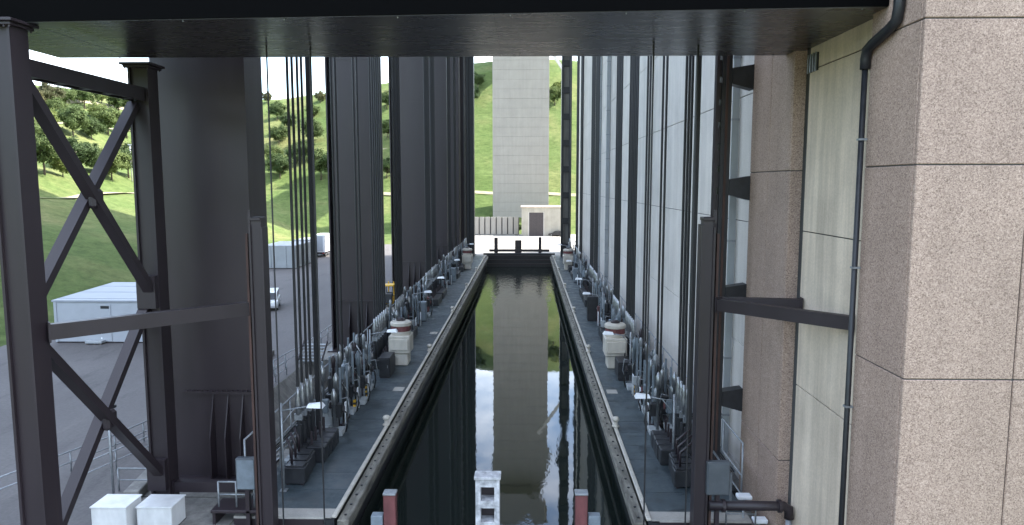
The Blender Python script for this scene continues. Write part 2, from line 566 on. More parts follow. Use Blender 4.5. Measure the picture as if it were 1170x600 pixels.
xs = sorted(set([-1500,-1000,-700,-500,-420] + [x for x in range(-380,-48,4)] + [-46,-42,-36,-30,-24] +
    [PITX-.01, PITX, XOL-.11, XOL-.1, WALLX+.5, WALLX+.51, 0, 20,40,60] + list(range(70,200,6)) + [220,260,320,400,600,1000,1500]))
ys = sorted(set([-900,-400,-200,-80.01,-80,-40,0,30.99,31.0,140.6,140.61] + list(range(4,200,6)) + list(range(200,400,4)) +
    [410,430,460,500,600,800,1200,1800]))
tv, tf = [], []
for y in ys:
    for x in xs:
        e = 0.003
        inside = pit(x, y)
        tv.append((x, y, -7.0 if inside else hill(x, y)))
nx = len(xs)
for j in range(len(ys)-1):
    for i in range(nx-1):
        tf.append((j*nx+i, j*nx+i+1, (j+1)*nx+i+1, (j+1)*nx+i))
m = MB().add(tv, tf)
terr = m.build('ground', 'grass', smooth=False)
for p in terr.data.polygons:
    p.use_smooth = p.center.z > GZ + 0.05
terr.data.materials.append(MATS['concrete_old'])
for p in terr.data.polygons:
    c = p.center
    if c.z < GZ - 0.01 or (abs(p.normal.z) < 0.5 and -20 < c.x < 12 and c.y < 141): p.material_index = 1
tag(terr, kind='structure')

# asphalt yard to the left, pale paving at the far end, apron at the near end
def sheet(name, poly, z, mat):
    n = len(poly)
    o = MB().add([(x, y, z) for x, y in poly], [tuple(range(n))]).build(name, mat)
    return tag(o, kind='structure')
sheet('yard', [(-49.5, -60), (PITX-.02, -60), (PITX-.02, 168), (-47, 168), (-46.5, 120)], GZ + 0.012, 'asphalt')
sheet('apron', [(PITX, -60), (XOL-.12, -60), (XOL-.12, 30.98), (PITX, 30.98)], GZ + 0.012, 'concrete_old')
sheet('paving', [(PITX-.02, 140.63), (30, 140.63), (30, 203), (-24, 203), (-24, 168.02), (PITX-.02, 168.02)], GZ + 0.010, 'paving')
sheet('road', [(30.01, -60), (60, -60), (60, 200), (30.01, 200)], GZ + 0.008, 'asphalt')

# ------------------------------------------------------------ basin trough
trough = thing('basin_trough', 'long steel trough of dark water with grey walkways on both sides', 'basin', ((XL+XR)/2, Y0, -6))
tx, ty, tz = (XL+XR)/2, Y0, -6
def tr(x0, x1, y0, y1, z0, z1):
    return MB().box(x0-tx, x1-tx, y0-ty, y1-ty, z0-tz, z1-tz)
tr(XL-0.2, XR+0.2, Y0, Y1, -6, -5.6).build('floor_plate', 'black_paint', trough)
tr(XL-0.55, XL-0.1, Y0, Y1, -5.6, -0.05).build('side_wall', 'black_paint', trough)
tr(XR+0.1, XR+0.55, Y0, Y1, -5.6, -0.05).build('side_wall', 'black_paint', trough)
tr(XOL, XL-0.56, Y0, Y1, -1.9, -0.1).build('walkway_girder', 'steel', trough)
tr(XR+0.56, XOR, Y0, Y1, -1.9, -0.1).build('walkway_girder', 'steel', trough)
N = 56
pl = (Y1 - Y0 - 0.8) / N
mpl = MB().box(0, (XL - 0.22) - XOL, 0.012, pl - 0.012, 0, 0.07).mesh('deck_plate', 'deck')
mpr = MB().box(0, XOR - (XR + 0.22), 0.012, pl - 0.012, 0, 0.07).mesh('deck_plate', 'deck')
# raised seam rib on each plate edge
for k in range(N):
    inst('deck_plate', mpl, trough, (XOL - tx, 0.8 + k*pl, -0.1 - tz + random.uniform(0, .012)))
    inst('deck_plate', mpr, trough, (XR + 0.22 - tx, 0.8 + k*pl, -0.1 - tz + random.uniform(0, .012)))
tr(XOL, XL-0.22, Y0, Y0+0.79, -0.1, 0.0).build('end_plate', 'paving', trough)
tr(XR+0.22, XOR, Y0, Y0+0.79, -0.1, 0.0).build('end_plate', 'paving', trough)
# coping: pale edge strip, then weathered fender beams stepping down to the water
M2 = 37
cl = (Y1 - Y0) / M2
ms = MB().bbox(0, 0.2, 0.01, cl-0.01, 0, 0.12, 0.03).mesh('edge_strip', 'cream_paint')
mf1 = MB().bbox(0, 0.5, 0.02, cl-0.02, 0, 0.42, 0.04).mesh('fender_beam', 'fender')
mf2 = MB().bbox(0, 0.2, 0.02, cl-0.02, 0, 0.5, 0.04).mesh('fender_beam', 'fender')
mfb = MB().lathe([(0.06, 0), (0.06, 0.04), (0.03, 0.05)], n=8).mesh('bolt', 'black_paint')
for k in range(M2):
    y = k*cl
    inst('edge_strip', ms, trough, (XL - 0.21 - tx, y, -0.06 - tz))
    inst('edge_strip', ms, trough, (XR + 0.01 - tx, y, -0.06 - tz))
    for sx, x in ((1, XL), (-1, XR)):
        x0 = x if sx > 0 else x - 0.5
        f = inst('fender_beam', mf1, trough, (x0 - tx, y, -0.56 - tz))
        for q in range(3):
            inst('bolt', mfb, f, (0.25, cl*(q + 0.5)/3, 0.42))
        x1 = x + 0.02 if sx > 0 else x - 0.22
        inst('fender_beam', mf2, trough, (x1 - tx, y, -1.2 - tz))
# far gate
gate = thing('far_gate', 'dark lift gate closing the far end of the basin', 'gate', ((XL+XR)/2, Y1, -5))
gc = (XL+XR)/2
def gt(x0, x1, y0, y1, z0, z1): return MB().box(x0-gc, x1-gc, y0-Y1, y1-Y1, z0+5, z1+5)
gt(XL+0.2, XR-0.2, Y1-0.4, Y1, -5, 0.1).build('skin_plate', 'black_paint', gate)
for z in (-1.75, -1.0, -0.2):
    gt(XL+0.15, XR-0.15, Y1-0.75, Y1-0.41, z, z+0.22).build('horizontal_rib', 'steel', gate)
gt(XL-0.5, XR+0.5, Y1-0.3, Y1+0.5, 0.11, 0.42).build('top_beam', 'black_paint', gate)
# dark guard frame with three posts beyond it
gf = thing('guard_frame', 'three dark posts on a low beam behind the far gate', 'barrier', (gc, 141.6, GZ))
for x, w, h in ((-4.6, 0.7, 3.6), (-0.2, 1.3, 3.1), (4.1, 0.6, 3.7)):
    MB().bbox(x-w/2, x+w/2, -0.4, 0.4, 0, h, 0.04).build('post', 'steel', gf)
MB().bbox(-6, 6, 0.42, 0.7, 0.75, 1.25, 0.03).build('beam', 'steel', gf)

# water
w = MB().add([(XL-0.05, Y0-0.3, WATER), (XR+0.05, Y0-0.3, WATER), (XR+0.05, Y1-0.1, WATER), (XL-0.05, Y1-0.1, WATER)], [(0,1,2,3)]).build('water', 'water')
tag(w, kind='structure')
w2 = MB().add([(XOL-0.05, -79, WATER-0.3), (WALLX+0.4, -79, WATER-0.3), (WALLX+0.4, Y0-0.35, WATER-0.3), (XOL-0.05, Y0-0.35, WATER-0.3)], [(0,1,2,3)]).build('canal_water', 'water')
tag(w2, kind='structure')

# ------------------------------------------------------------ concrete core wall
core = thing('concrete_core', 'tall pale concrete core wall of large panels along the right walkway', 'wall', (WALLX, 34, -7))
def bxl(o, x0, x1, y0, y1, z0, z1, b=None):
    l = o.location
    mm = MB()
    if b: mm.bbox(x0-l.x, x1-l.x, y0-l.y, y1-l.y, z0-l.z, z1-l.z, b)
    else: mm.box(x0-l.x, x1-l.x, y0-l.y, y1-l.y, z0-l.z, z1-l.z)
    return mm
CORE_TOP = 86
JZ = [-7, 0.1, 6.1, 12.1, 18.1, 24.1, 30.1]
bxl(core, WALLX+0.06, 34, 34.2, 152, -7, JZ[-1]).build('backing_wall', 'joint', core)
bxl(core, WALLX, 34, 34.2, 152, JZ[-1]+0.03, CORE_TOP).build('upper_wall', 'concrete', core)
seg = (152 - 34.2) / 7
for a, b in zip(JZ[:-1], JZ[1:]):
    for k in range(7):
        ya, yb = 34.2 + k*seg, 34.2 + (k+1)*seg
        off = random.uniform(-0.008, 0.008)
        bxl(core, WALLX+off, WALLX+0.3, ya+0.012, yb-0.012, a+0.02, b-0.02, 0.012).build('wall_panel', 'concrete', core)
# recessed concrete bay
RX = 10.55
bay = thing('recessed_bay', 'stained beige concrete bay recessed between the two granite-clad pillars', 'wall', (RX, 22, -7))
bxl(bay, RX+0.06, 34, 21.3, 34.19, -7, CORE_TOP).build('backing_wall', 'joint', bay)
for a, b in zip(JZ[:-1], JZ[1:]):
    if b > 25: break
    bxl(bay, RX, RX+0.3, 21.31, 27.62, a+0.02, b-0.02, 0.012).build('wall_panel', 'concrete_warm', bay)
gz = at(930, 72, X=RX)
vent = bxl(bay, RX-0.05, RX-0.004, gz.y-0.45, gz.y+0.45, gz.z-0.32, gz.z+0.32).build('vent_opening', 'black_paint', bay)
for k in range(4):
    bxl(vent, 0, 1, 0, 1, 0, 1) if False else None
    y = gz.y - 0.36 + k*0.24
    MB().box(-0.1, -0.055, y-22-0.03, y-22+0.03, gz.z+7-0.34, gz.z+7+0.34).build('vent_bar', 'galvanised', vent)

# granite-clad pilaster (narrow, mid) and pillar (near)
def granite_thing(name, label, x0, x1, y0, y1, zs, ysplit, xsplit, ztop):
    o = thing(name, label, 'pillar', (x0, y0, -7))
    bxl(o, x0+0.05, x1, y0+0.05, y1-0.001, -7, ztop).build('core', 'joint', o)
    z = [-7] + zs + [ztop]
    yy = [y0] + ysplit + [y1]
    xx = [x0] + xsplit + [x1]
    for a, b in zip(z[:-1], z[1:]):
        for ya, yb in zip(yy[:-1], yy[1:]):           # left face
            e = 0.16 if ya == y0 else 0.015
            bxl(o, x0, x0+0.14, ya+e, yb-0.015, a+0.018, b-0.018, 0.02).build('granite_panel', 'granite', o)
        for xa, xb in zip(xx[:-1], xx[1:]):           # front face
            e = 0.003 if xa == x0 else 0.015
            bxl(o, xa+e, xb-0.015, y0, y0+0.14, a+0.018, b-0.018, 0.02).build('granite_panel', 'granite', o)
    return o
PX = 10.15
pa, pb, pc = at(903, 193, X=PX).y, at(878, 193, X=PX).y, at(857, 193, X=PX).y
granite_thing('granite_pilaster', 'narrow granite-clad pilaster between the core wall and the recessed bay', PX, 11, pa, pc, [-3.0, 2.8, 8.6, 14.4], [pb], [], 40)
qa = 19.3
QX = at(1047, 187, Y=qa).x
qb = at(988, 187, X=QX).y
qs = at(1168, 300, Y=qa).x
granite_thing('granite_pillar', 'broad speckled granite-clad pillar filling the right edge', QX, qs+3.2, qa, qb, [-3.0, 2.8, 8.6, 14.4, 18.15], [], [qs], 40)

# downpipe at the pillar's far edge with an offset bend at the top
dp = thing('downpipe', 'black downpipe with an offset bend beside the broad granite pillar', 'pipe', (QX-0.16, qb+0.12, -7))
d0 = at(991, 66, Y=qb-0.02)
e0 = at(1003, 44, Y=qb-0.6); e1 = at(1022, 34, Y=qb-1.5); e2 = at(1028, 0, Y=qb-1.6)
org = dp.location
def loc(p): return Vector(p) - org
xx = QX - 0.15
MB().tube([loc((xx, qb-0.02, -7)), loc((xx, qb-0.02, 17.35))], 0.085, 12).build('pipe', 'black_paint', dp, True)
MB().tube([loc(p) for p in ((xx, qb-0.02, 17.3), (xx, qb-0.02, 17.6), (xx-0.02, qb-0.15, 17.85), (xx, qb-0.45, 17.98), (xx, qb-1.4, 18.2), (xx, qb-1.75, 18.35), (xx, qb-1.85, 18.7), (xx, qb-1.85, 20.5))], 0.15, 12).build('bend', 'black_paint', dp, True)
for z in (-2, 2.4, 6.9, 11.3, 15.2):
    MB().box(xx-org.x-0.1, xx-org.x+0.14, qb-0.02-org.y-0.1, qb-0.02-org.y+0.1, z+7, z+7.06).build('clamp', 'galvanised', dp)

# ------------------------------------------------------------ overhead box beam
BZ = 18.9
bya, byb = at(585, 18, Z=BZ).y, at(585, 64.5, Z=BZ).y
bxa = -18.7
beam = thing('overhead_beam', 'massive dark steel box beam crossing overhead in the foreground', 'beam', (bxa, bya, BZ))
nl_, nr_ = at(10, 26, Z=BZ), at(1010, 8, Z=BZ)
def near_y(x): return nl_.y + (nr_.y - nl_.y)*(x - nl_.x)/(nr_.x - nl_.x)
def slab(y0a, y0b, y1a, y1b, x0, x1, z0, z1):
    v = [(x0,y0a,z0),(x1,y0b,z0),(x1,y1b,z0),(x0,y1a,z0)]
    v = v + [(a,b,z1) for a,b,_ in v]
    return MB().add([(a-bxa, b-bya, c-BZ) for a,b,c in v], [(3,2,1,0),(4,5,6,7),(0,1,5,4),(1,2,6,5),(2,3,7,6),(3,0,4,7)])
xe = RX-0.01
slab(near_y(bxa), near_y(xe), byb, byb, bxa, xe, BZ, BZ+6).build('box_girder', 'steel_beam', beam)
slab(near_y(bxa)-0.06, near_y(xe)-0.06, near_y(bxa)-0.002, near_y(xe)-0.002, bxa, xe, BZ+0.02, BZ+6).build('shaded_face', 'near_face_shade', beam)  # thin sheet added over the near face, its shade painted in as near-black
for k in range(6):
    x = bxa + 3.0 + k*4.9
    slab(near_y(x), near_y(x+0.01), byb-0.01, byb-0.01, x, x+0.012, BZ-0.004, BZ+0.01).build('weld_seam', 'steel', beam)
for x in (-16.2, -10.6, -7.4, -3.9, -0.5, 2.9, 6.3, 9.6):
    for y in (near_y(x)+0.12, byb-0.12):
        o_ = MB().lathe([(0.022, -0.04), (0.022, 0.0)], x-bxa, y-bya, 6).build('bolt', 'galvanised', beam)
# machine hall on top
hall = thing('machine_hall', 'vast machine hall carried high on the columns and the core', 'building', (8, 86, CORE_TOP))
bxl(hall, -19, 40, 20, 153, CORE_TOP+0.02, CORE_TOP+22).build('hall_body', 'steel', hall)
bxl(hall, -19.8, 40.8, 19, 154, CORE_TOP+22.02, CORE_TOP+23).build('roof', 'steel', hall)

# ------------------------------------------------------------ main steel columns on concrete plinths
CXA0, CXB0 = -16.5, -12.9
cols = [(33.2, 'nearest'), (60.0, 'second'), (90.5, 'third'), (115.0, 'fourth'), (135.0, 'farthest')]
for k, (y, word) in enumerate(cols):
    CXA, CXB, dep = ((-16.5, -12.9, 2.2), (-16.6, -12.65, 3.4), (-17.15, -12.7, 3.4), (-16.8, -12.7, 3.4), (-16.8, -12.7, 3.4))[k]
    px0 = y - (3.4 if k != 2 else 15.5)
    if k == 0: px0 = 31.05
    p = thing('concrete_plinth', f'grey concrete plinth under the {word} steel column from the camera', 'plinth', ((CXA+CXB)/2, y, -7), 'plinths of the columns')
    bxl(p, PITX+0.02, -12.45, px0, y+4.0, -7, GZ-0.05, 0.05).build('block', 'concrete_old', p)
    bxl(p, PITX+0.04, -12.5, px0+0.06, y+3.9, GZ-0.049, GZ, 0.02).build('top_slab', 'concrete_old', p)
    c = thing('steel_column', f'{word} of the tall dark steel box columns on the left', 'column', ((CXA+CXB)/2, y+1.1, GZ), 'main steel columns')
    if k == 0:
        bxl(c, CXA-0.75, CXB, y, y+2.2, GZ, CORE_TOP).build('shaft', 'steel', c)
    else:
        bxl(c, CXA+0.55, CXB, y, y+dep, GZ, CORE_TOP).build('shaft', 'steel', c)
        bxl(c, CXA, CXA+0.12, y-0.1, y+2.0, GZ, CORE_TOP).build('edge_flange', 'steel', c)
        bxl(c, CXA+0.121, CXA+0.549, y+0.7, y+1.1, GZ, CORE_TOP).build('edge_web', 'black_paint', c)
    # base: splice flange with bolts and tapered stiffeners
    bxl(c, CXA+0.1 if k == 0 else CXA+0.56, CXB+0.08, y-0.16, y-0.003, 3.9, 4.05).build('splice_flange', 'steel', c)
    if k == 0:
        for q in range(14):
            x = CXA + 0.3 + q*0.24
            MB().lathe([(0.04, 4.05-GZ), (0.04, 4.11-GZ)], x - c.location.x, y-0.1-c.location.y, 6).build('bolt', 'steel', c)
    for q in range(3):
        x = -15.0 + q*0.72
        MB().add([(x-c.location.x-t, yy_-c.location.y, z-GZ) for t in (-0.03, 0.03) for yy_, z in ((y-0.004, GZ), (y-0.62, GZ), (y-0.62, 1.9), (y-0.03, 3.85), (y-0.004, 3.85))],
                 [(0,1,2,3,4), (9,8,7,6,5)] + [(i, (i+1)%5, (i+1)%5+5, i+5) for i in range(5)]).build('stiffener', 'steel', c)
    bxl(c, CXA-0.25, CXB+0.15, y-0.75, y+dep+0.15, GZ+0.003, GZ+0.12).build('base_plate', 'steel', c)
    if k:   # horizontal seams and corner angle
        for z in (12, 24):
            bxl(c, CXA+0.57, CXB+0.02, y-0.03, y-0.002, z, z+0.12).build('seam_plate', 'steel', c)

c = thing('end_column', 'slim dark end column beside the far left guide mast', 'column', (-11.7, 141.5, GZ))
bxl(c, -13.2, -10.35, 140.8, 143.2, GZ, CORE_TOP).build('shaft', 'steel', c)
bxl(c, -13.5, -10.1, 140.7, 143.4, GZ+0.002, GZ+0.15).build('base_plate', 'steel', c)
for z in (8, 20, 32):
    bxl(c, -13.25, -10.3, 140.75, 143.25, z, z+0.2).build('seam_plate', 'steel', c)

# ------------------------------------------------------------ braced frame at the left
FX, FD1, FD2 = -16.2, 22.6, 30.6
fr = thing('braced_frame', 'dark steel frame with crossed braces in the left foreground', 'frame', (FX, (FD1+FD2)/2, GZ))
def fb(a, b, w, h, name, mat='steel_brown', up=(0,0,1), parent=None):
    l = fr.location
    return MB().bar(Vector(a)-l, Vector(b)-l, w, h, up).build(name, mat, parent or fr)
def hcol(y, hw=0.42, hd=0.42):
    l = fr.location
    top = BZ - 0.2
    mm = MB()
    mm.box(-hw, -hw+0.09, y-l.y-hd, y-l.y+hd, 0, top-GZ)
    mm.box(hw-0.09, hw, y-l.y-hd, y-l.y+hd, 0, top-GZ)
    mm.box(-hw+0.091, hw-0.091, y-l.y-hd+0.12, y-l.y+hd-0.12, 0, top-GZ)
    o = mm.build('column', 'steel_brown', fr)
    MB().bbox(-0.55, 0.55, y-l.y-0.55, y-l.y+0.55, top-GZ+0.001, BZ-0.105-GZ, 0.015).build('head_plate', 'steel_brown', o)
    MB().bbox(-0.65, 0.65, y-l.y-0.65, y-l.y+0.65, BZ-0.1-GZ, BZ-0.005-GZ, 0.015).build('head_plate', 'steel_brown', o)
    for q in range(7):
        for s in (-1, 1):
            MB().lathe([(0.03, top-0.06-GZ), (0.03, top-GZ)], -0.48+q*0.16, y-l.y+s*0.49, 6).build('bolt', 'steel', o)
    return o
hcol(FD1); hcol(FD2)
ya, yb = FD1+0.43, FD2-0.43
# top strut as a channel with open underside
l = fr.location
mm = MB()
mm.bar((-0.25, ya-l.y, 17.6-GZ), (-0.25, yb-l.y, 17.6-GZ), 0.06, 0.55)
mm.bar((0.25, ya-l.y, 17.6-GZ), (0.25, yb-l.y, 17.6-GZ), 0.06, 0.55)
mm.bar((0, ya-l.y, 17.85-GZ), (0, yb-l.y, 17.85-GZ), 0.44, 0.05)
st = mm.build('top_strut', 'steel_brown', fr)
for q in range(5):
    y = ya + (yb-ya)*(q+0.5)/5 - l.y
    MB().box(-0.219, 0.219, y-0.2, y+0.2, 17.35-GZ, 17.38-GZ).build('batten', 'steel_brown', st)
fb((FX+0.1, ya, 17.2), (FX+0.1, yb, 9.2), 0.3, 0.42, 'brace', up=(1,0,0))
fb((FX-0.21, ya, 9.7), (FX-0.21, yb, 17.2), 0.3, 0.42, 'brace', up=(1,0,0))
fb((FX+0.1, ya, 8.5), (FX+0.1, yb, 1.1), 0.3, 0.42, 'brace', up=(1,0,0))
fb((FX-0.21, ya, 1.3), (FX-0.21, yb, 8.6), 0.3, 0.42, 'brace', up=(1,0,0))
for z, y in ((13.35, 26.55), (4.85, 26.55)):
    MB().bbox(-0.04, 0.27, y-l.y-0.34, y-l.y+0.34, z-GZ-0.36, z-GZ+0.36, 0.1).build('gusset', 'steel_brown', fr)
for z in (9.1, 1.0):
    for y in (FD2,):
        MB().box(-0.4, 0.4, y-0.72-l.y, y-0.44-l.y, z-GZ-0.5, z-GZ+0.9).build('gusset', 'steel_brown', fr)

# ------------------------------------------------------------ gate guide posts with their struts
PY = 27.6
def guide_post(px, side, label):
    p0 = at(px, 420, Y=PY)
    g = thing('guide_post', label, 'post', (p0.x, PY, -3), 'gate guide posts')
    h = at(px, 252, Y=PY).z + 3
    w = 0.27
    MB().box(-w, -w+0.08, -0.3, 0.3, 0, h-0.15).build('flange', 'steel_brown', g)
    MB().box(w-0.08, w, -0.3, 0.3, 0, h-0.25).build('flange', 'steel_brown', g)
    MB().box(-w+0.081, w-0.081, -0.22, 0.2, 0, h).build('web', 'steel_brown', g)
    MB().bbox(-w+0.06, w-0.06, -0.3, 0.28, h+0.001, h+0.14, 0.02).build('cap', 'steel_brown', g)
    MB().box(side*-w-0.05, side*-w+0.05, -0.2, -0.05, h-0.1, h+0.4).build('cap_lug', 'steel_brown', g)
    MB().box(side*(-w)-side*0.13-0.045, side*(-w)-side*0.13+0.045, -0.2, 0.1, 0, h-0.5).build('guide_rail', 'rust', g)
    return g
gl = guide_post(301, 1, 'dark guide post with a rusty rail left of the basin')
gr = guide_post(803, -1, 'dark guide post with a rusty rail right of the basin')
def strut(a, b, w, h, name, label, plate=None):
    a, b = Vector(a), Vector(b)
    o = thing(name, label, 'strut', a)
    MB().bar((0,0,0), b-a, w, h).build('bar', 'steel_brown', o)
    d = (b-a).normalized()
    for q, e in ((0.04, 0), (-0.04, 1)):
        c_ = (b-a)*e + d*q
        MB().bar(c_-d*0.03, c_+d*0.03, w*1.25, h*1.3).build('end_plate', 'steel_brown', o)
    return o
s0 = gl.location
strut((FX+0.44, FD1+0.3, 9.05), (s0.x-0.39, PY, 9.05), 0.3, 0.52, 'strut', 'long horizontal strut from the braced frame to the left guide post')
strut((FX+0.44, FD2, 0.45), (-11.95, FD2, 0.45), 0.4, 0.45, 'strut', 'low horizontal strut at the foot of the braced frame')
s1 = gr.location
ea, eb = at(912, 346, X=RX-0.03), at(976, 374, X=RX-0.03)
strut((s1.x+0.42, PY+0.1, 9.35), (RX-0.04, min(ea.y, 27.3), 9.35), 0.3, 0.36, 'strut', 'short upper strut from the right guide post to the recessed bay')
strut((s1.x+0.42, PY-0.3, 9.3), (RX-0.04, eb.y, 9.45), 0.3, 0.45, 'strut', 'long slanting strut from the right guide post to the recessed bay')

# vertical rack rail with wall brackets (near right) and its counterpart at the far end
def rack_rail(x, y, label, wall, ztop=60, sc=1.0):
    o = thing('rack_rail', label, 'rail', (x, y, -3), 'rack rails of the lift')
    MB().box(-0.22, 0.22, -0.25, 0.25, 0, ztop).build('rail', 'black_paint', o)
    MB().box(-0.05, 0.05, -0.33, -0.251, 0, ztop).build('wear_strip', 'rust', o)
    MB().box(-0.46, -0.33, -0.2, 0.2, 0, ztop).build('rack_bar', 'steel_brown', o)
    z = 0.6
    tooth = MB().box(-0.329, -0.221, -0.12, 0.12, 0, 0.72).mesh('spacer', 'steel_brown')
    for k in range(24):
        inst('spacer', tooth, o, (0, 0, 0.7 + k*1.0))
    if wall is not None:
        br = MB().add([(p[0], yy_, p[1]) for yy_ in (-0.3, 0.3) for p in ((0.221, 0.0), (wall-x-0.01, -0.25), (wall-x-0.01, 0.85), (0.221, 0.7))],
                      [(0,1,2,3), (7,6,5,4)] + [(i, (i+1)%4, (i+1)%4+4, i+4) for i in range(4)]).mesh('wall_bracket', 'black_paint')
        for k in range(-1, 8):
            z = 13.4 + 4.95*(k-2)
            inst('wall_bracket', br, o, (0, 0, z+3))
    return o
rp = at(826, 200, Y=33.3)
rack_rail(rp.x, 33.3, 'dark vertical rack rail bracketed to the core wall behind the right guide post', PX)
o = thing('guide_mast', 'far ladder-like guide mast at the end of the core wall', 'mast', (7.4, 137.5, -0.1))
for s in (-1, 1):
    MB().box(s*0.72-0.2, s*0.72+0.2, -0.3, 0.3, 0, 50).build('rail', 'black_paint', o)
rung = MB().box(-0.518, 0.518, -0.2, 0.2, 0, 1.1).mesh('rung', 'black_paint')
for k in range(10): inst('rung', rung, o, (0, 0, 1.5 + k*4.9))
MB().box(-0.519, 0.519, 0.21, 0.28, 0, 50).build('back_plate', 'concrete_old', o)
o = thing('guide_mast', 'far dark guide mast left of the basin beside the steel columns', 'mast', (-10.75, 137.5, -0.1))
for s in (-1, 1):
    MB().box(s*0.5-0.2, s*0.5+0.2, -0.3, 0.3, 0, 50).build('rail', 'black_paint', o)
MB().box(-0.299, 0.299, 0.1, 0.28, 0, 50).build('back_plate', 'black_paint', o)

# ------------------------------------------------------------ hoist cables with their anchor units
CXL, CXR = -11.45, 8.0
groups = [(34.8, 4, .75, 'nearest'), (53.0, 6, .75, 'second'), (61.8, 6, .68, 'third'), (81.0, 6, .68, 'fourth'),
          (86.3, 6, .68, 'fifth'), (104.6, 6, .68, 'sixth'), (113.0, 6, .72, 'seventh'), (131.8, 5, .72, 'farthest')]
def anchor_proto(side, radius=0.056):
    t = thing('hoist_cable', '', 'cable')
    MB().tube([(0, 0, 2.9), (0, 0, 60)], radius, 8, False).build('cable', 'cable', t, True)
    so_ = MB().lathe([(0.05, 1.75), (0.12, 1.85), (0.13, 2.35), (0.08, 2.6), (0.065, 2.9)], n=10).build('socket', 'silver', t, True)
    MB().box(-0.16, 0.16, -0.07, 0.07, 1.6, 1.85).build('clevis', 'galvanised', t)
    MB().lathe([(0.13, 0.55), (0.13, 1.4), (0.07, 1.42), (0.07, 1.62)], n=10).build('tension_cylinder', 'black_paint', t)
    MB().bbox(-0.35, 0.3, -0.26, 0.26, 0.0, 0.55, 0.03).build('base_block', 'black_paint', t)
    sx = side
    MB().bbox(sx*0.72-0.36, sx*0.72+0.36, -0.27, 0.27, 0.0, 0.62, 0.04).build('weight_box', 'black_paint', t)
    MB().box(sx*0.5-0.04, sx*0.5+0.04, -0.04, 0.04, 0.621, 1.15).build('handle', 'steel_brown', t)
    return t
for side, X, word in ((1, CXL, 'left'), (-1, CXR, 'right')):
    proto = anchor_proto(side)
    kids(proto)
    first = True
    for (y, n, stp, gw) in groups:
        for k in range(n):
            o = proto if first else copy_tree(proto)
            first = False
            o.location = (X + random.uniform(-.02, .02), y + k*stp, -0.02)
            o.scale = (1.25, 1.2, 1.32)
            tag(o, f'{ORD[k]} cable from the camera in the {gw} group of hoist cables along the {word} walkway', 'cable', 'hoist cables with anchors')
# single rods between the groups
def rod(x, y, z0, r, label, name='guide_cable'):
    o = thing(name, label, 'cable', (x, y, z0))
    MB().tube([(0,0,0.3), (0,0,60)], r, 8, False).build('cable', 'cable', o, True)
    MB().lathe([(0.14, 0), (0.14, 0.16), (r*1.5, 0.3)], n=10).build('socket', 'steel', o)
for side, word, X, ds in ((-1, 'left', CXL, (42.6, 43.5, 48.0, 49.0)), (1, 'right', CXR, (42.1, 43.2, 47.7, 48.7))):
    for k, d in enumerate(ds):
        rod(X, d, 1.9, 0.07, f'{ORD[k]} single cable beyond the nearest cable group on the {word}')
for X, d, w_ in ((-11.4, 37.95, 'left'), (7.95, 34.2, 'right')):
    o = thing('guide_bar', f'thick dark guide bar beside the nearest cable group on the {w_}', 'bar', (X, d, -0.02))
    MB().box(-0.11, 0.11, -0.11, 0.11, 0, 60).build('bar', 'cable', o)
    MB().box(-0.25, 0.25, -0.25, 0.25, 0, 0.15).build('foot', 'black_paint', o)
for X, w_ in ((at(309.5, 195, Y=26.8).x, 'outer left'), (at(358.8, 195, Y=26.8).x, 'inner left'), (at(744, 195, Y=26.8).x, 'inner right'), (at(794, 195, Y=26.8).x, 'outer right')):
    o = thing('gate_cable', f'thin {w_} hoist cable of the near gate hanging in the foreground', 'cable', (X, 26.8, -3))
    MB().tube([(0,0,0.4), (0,0,BZ+3)], 0.032, 8, False).build('cable', 'cable', o, True)
    MB().lathe([(0.1, 0), (0.1, 0.3), (0.04, 0.5)], n=8).build('socket', 'galvanised', o)
# dark counterweight guide columns standing off the core wall
for px, wpx, w_ in ((722, 8.5, 'nearest broad'), (705, 6, 'second broad'), (681.3, 4, 'third'), (664, 3, 'farthest')):
    d = 8.95 / ((px - 602) / F)
    hw_ = wpx * d / F / 2
    o = thing('guide_column', f'{w_} dark guide column standing before the core wall', 'column', (8.95, d, -0.02), 'counterweight guide columns')
    MB().box(-hw_, hw_, -0.04, 0.04, 0, 60).build('web', 'black_paint', o)
    MB().box(-hw_, -hw_+0.06, -0.2, -0.041, 0, 60).build('flange', 'steel', o)
    MB().box(hw_-0.06, hw_, -0.2, -0.041, 0, 60).build('flange', 'steel', o)
    MB().box(-hw_-0.1, hw_+0.1, -0.3, 0.3, 0.001, 0.1).build('foot', 'steel', o)
# ducts on the core wall
for d, w_, r in ((92.0, 'narrower far grey', 0.22), (103.0, 'wide far grey', 0.3), (36.2, 'slim nearest grey', 0.06)):
    o = thing('wall_duct', f'{w_} vertical duct fixed to the core wall', 'duct', (WALLX-0.35, d, 0))
    MB().box(-r*0.6, 0.3, -r, r, 0, 60).build('casing', 'container_grey', o)
    for k in range(10):
        MB().box(-r*0.6-0.03, 0.31, -r-0.03, r+0.03, 2+k*3, 2.1+k*3).build('strap', 'galvanised', o)

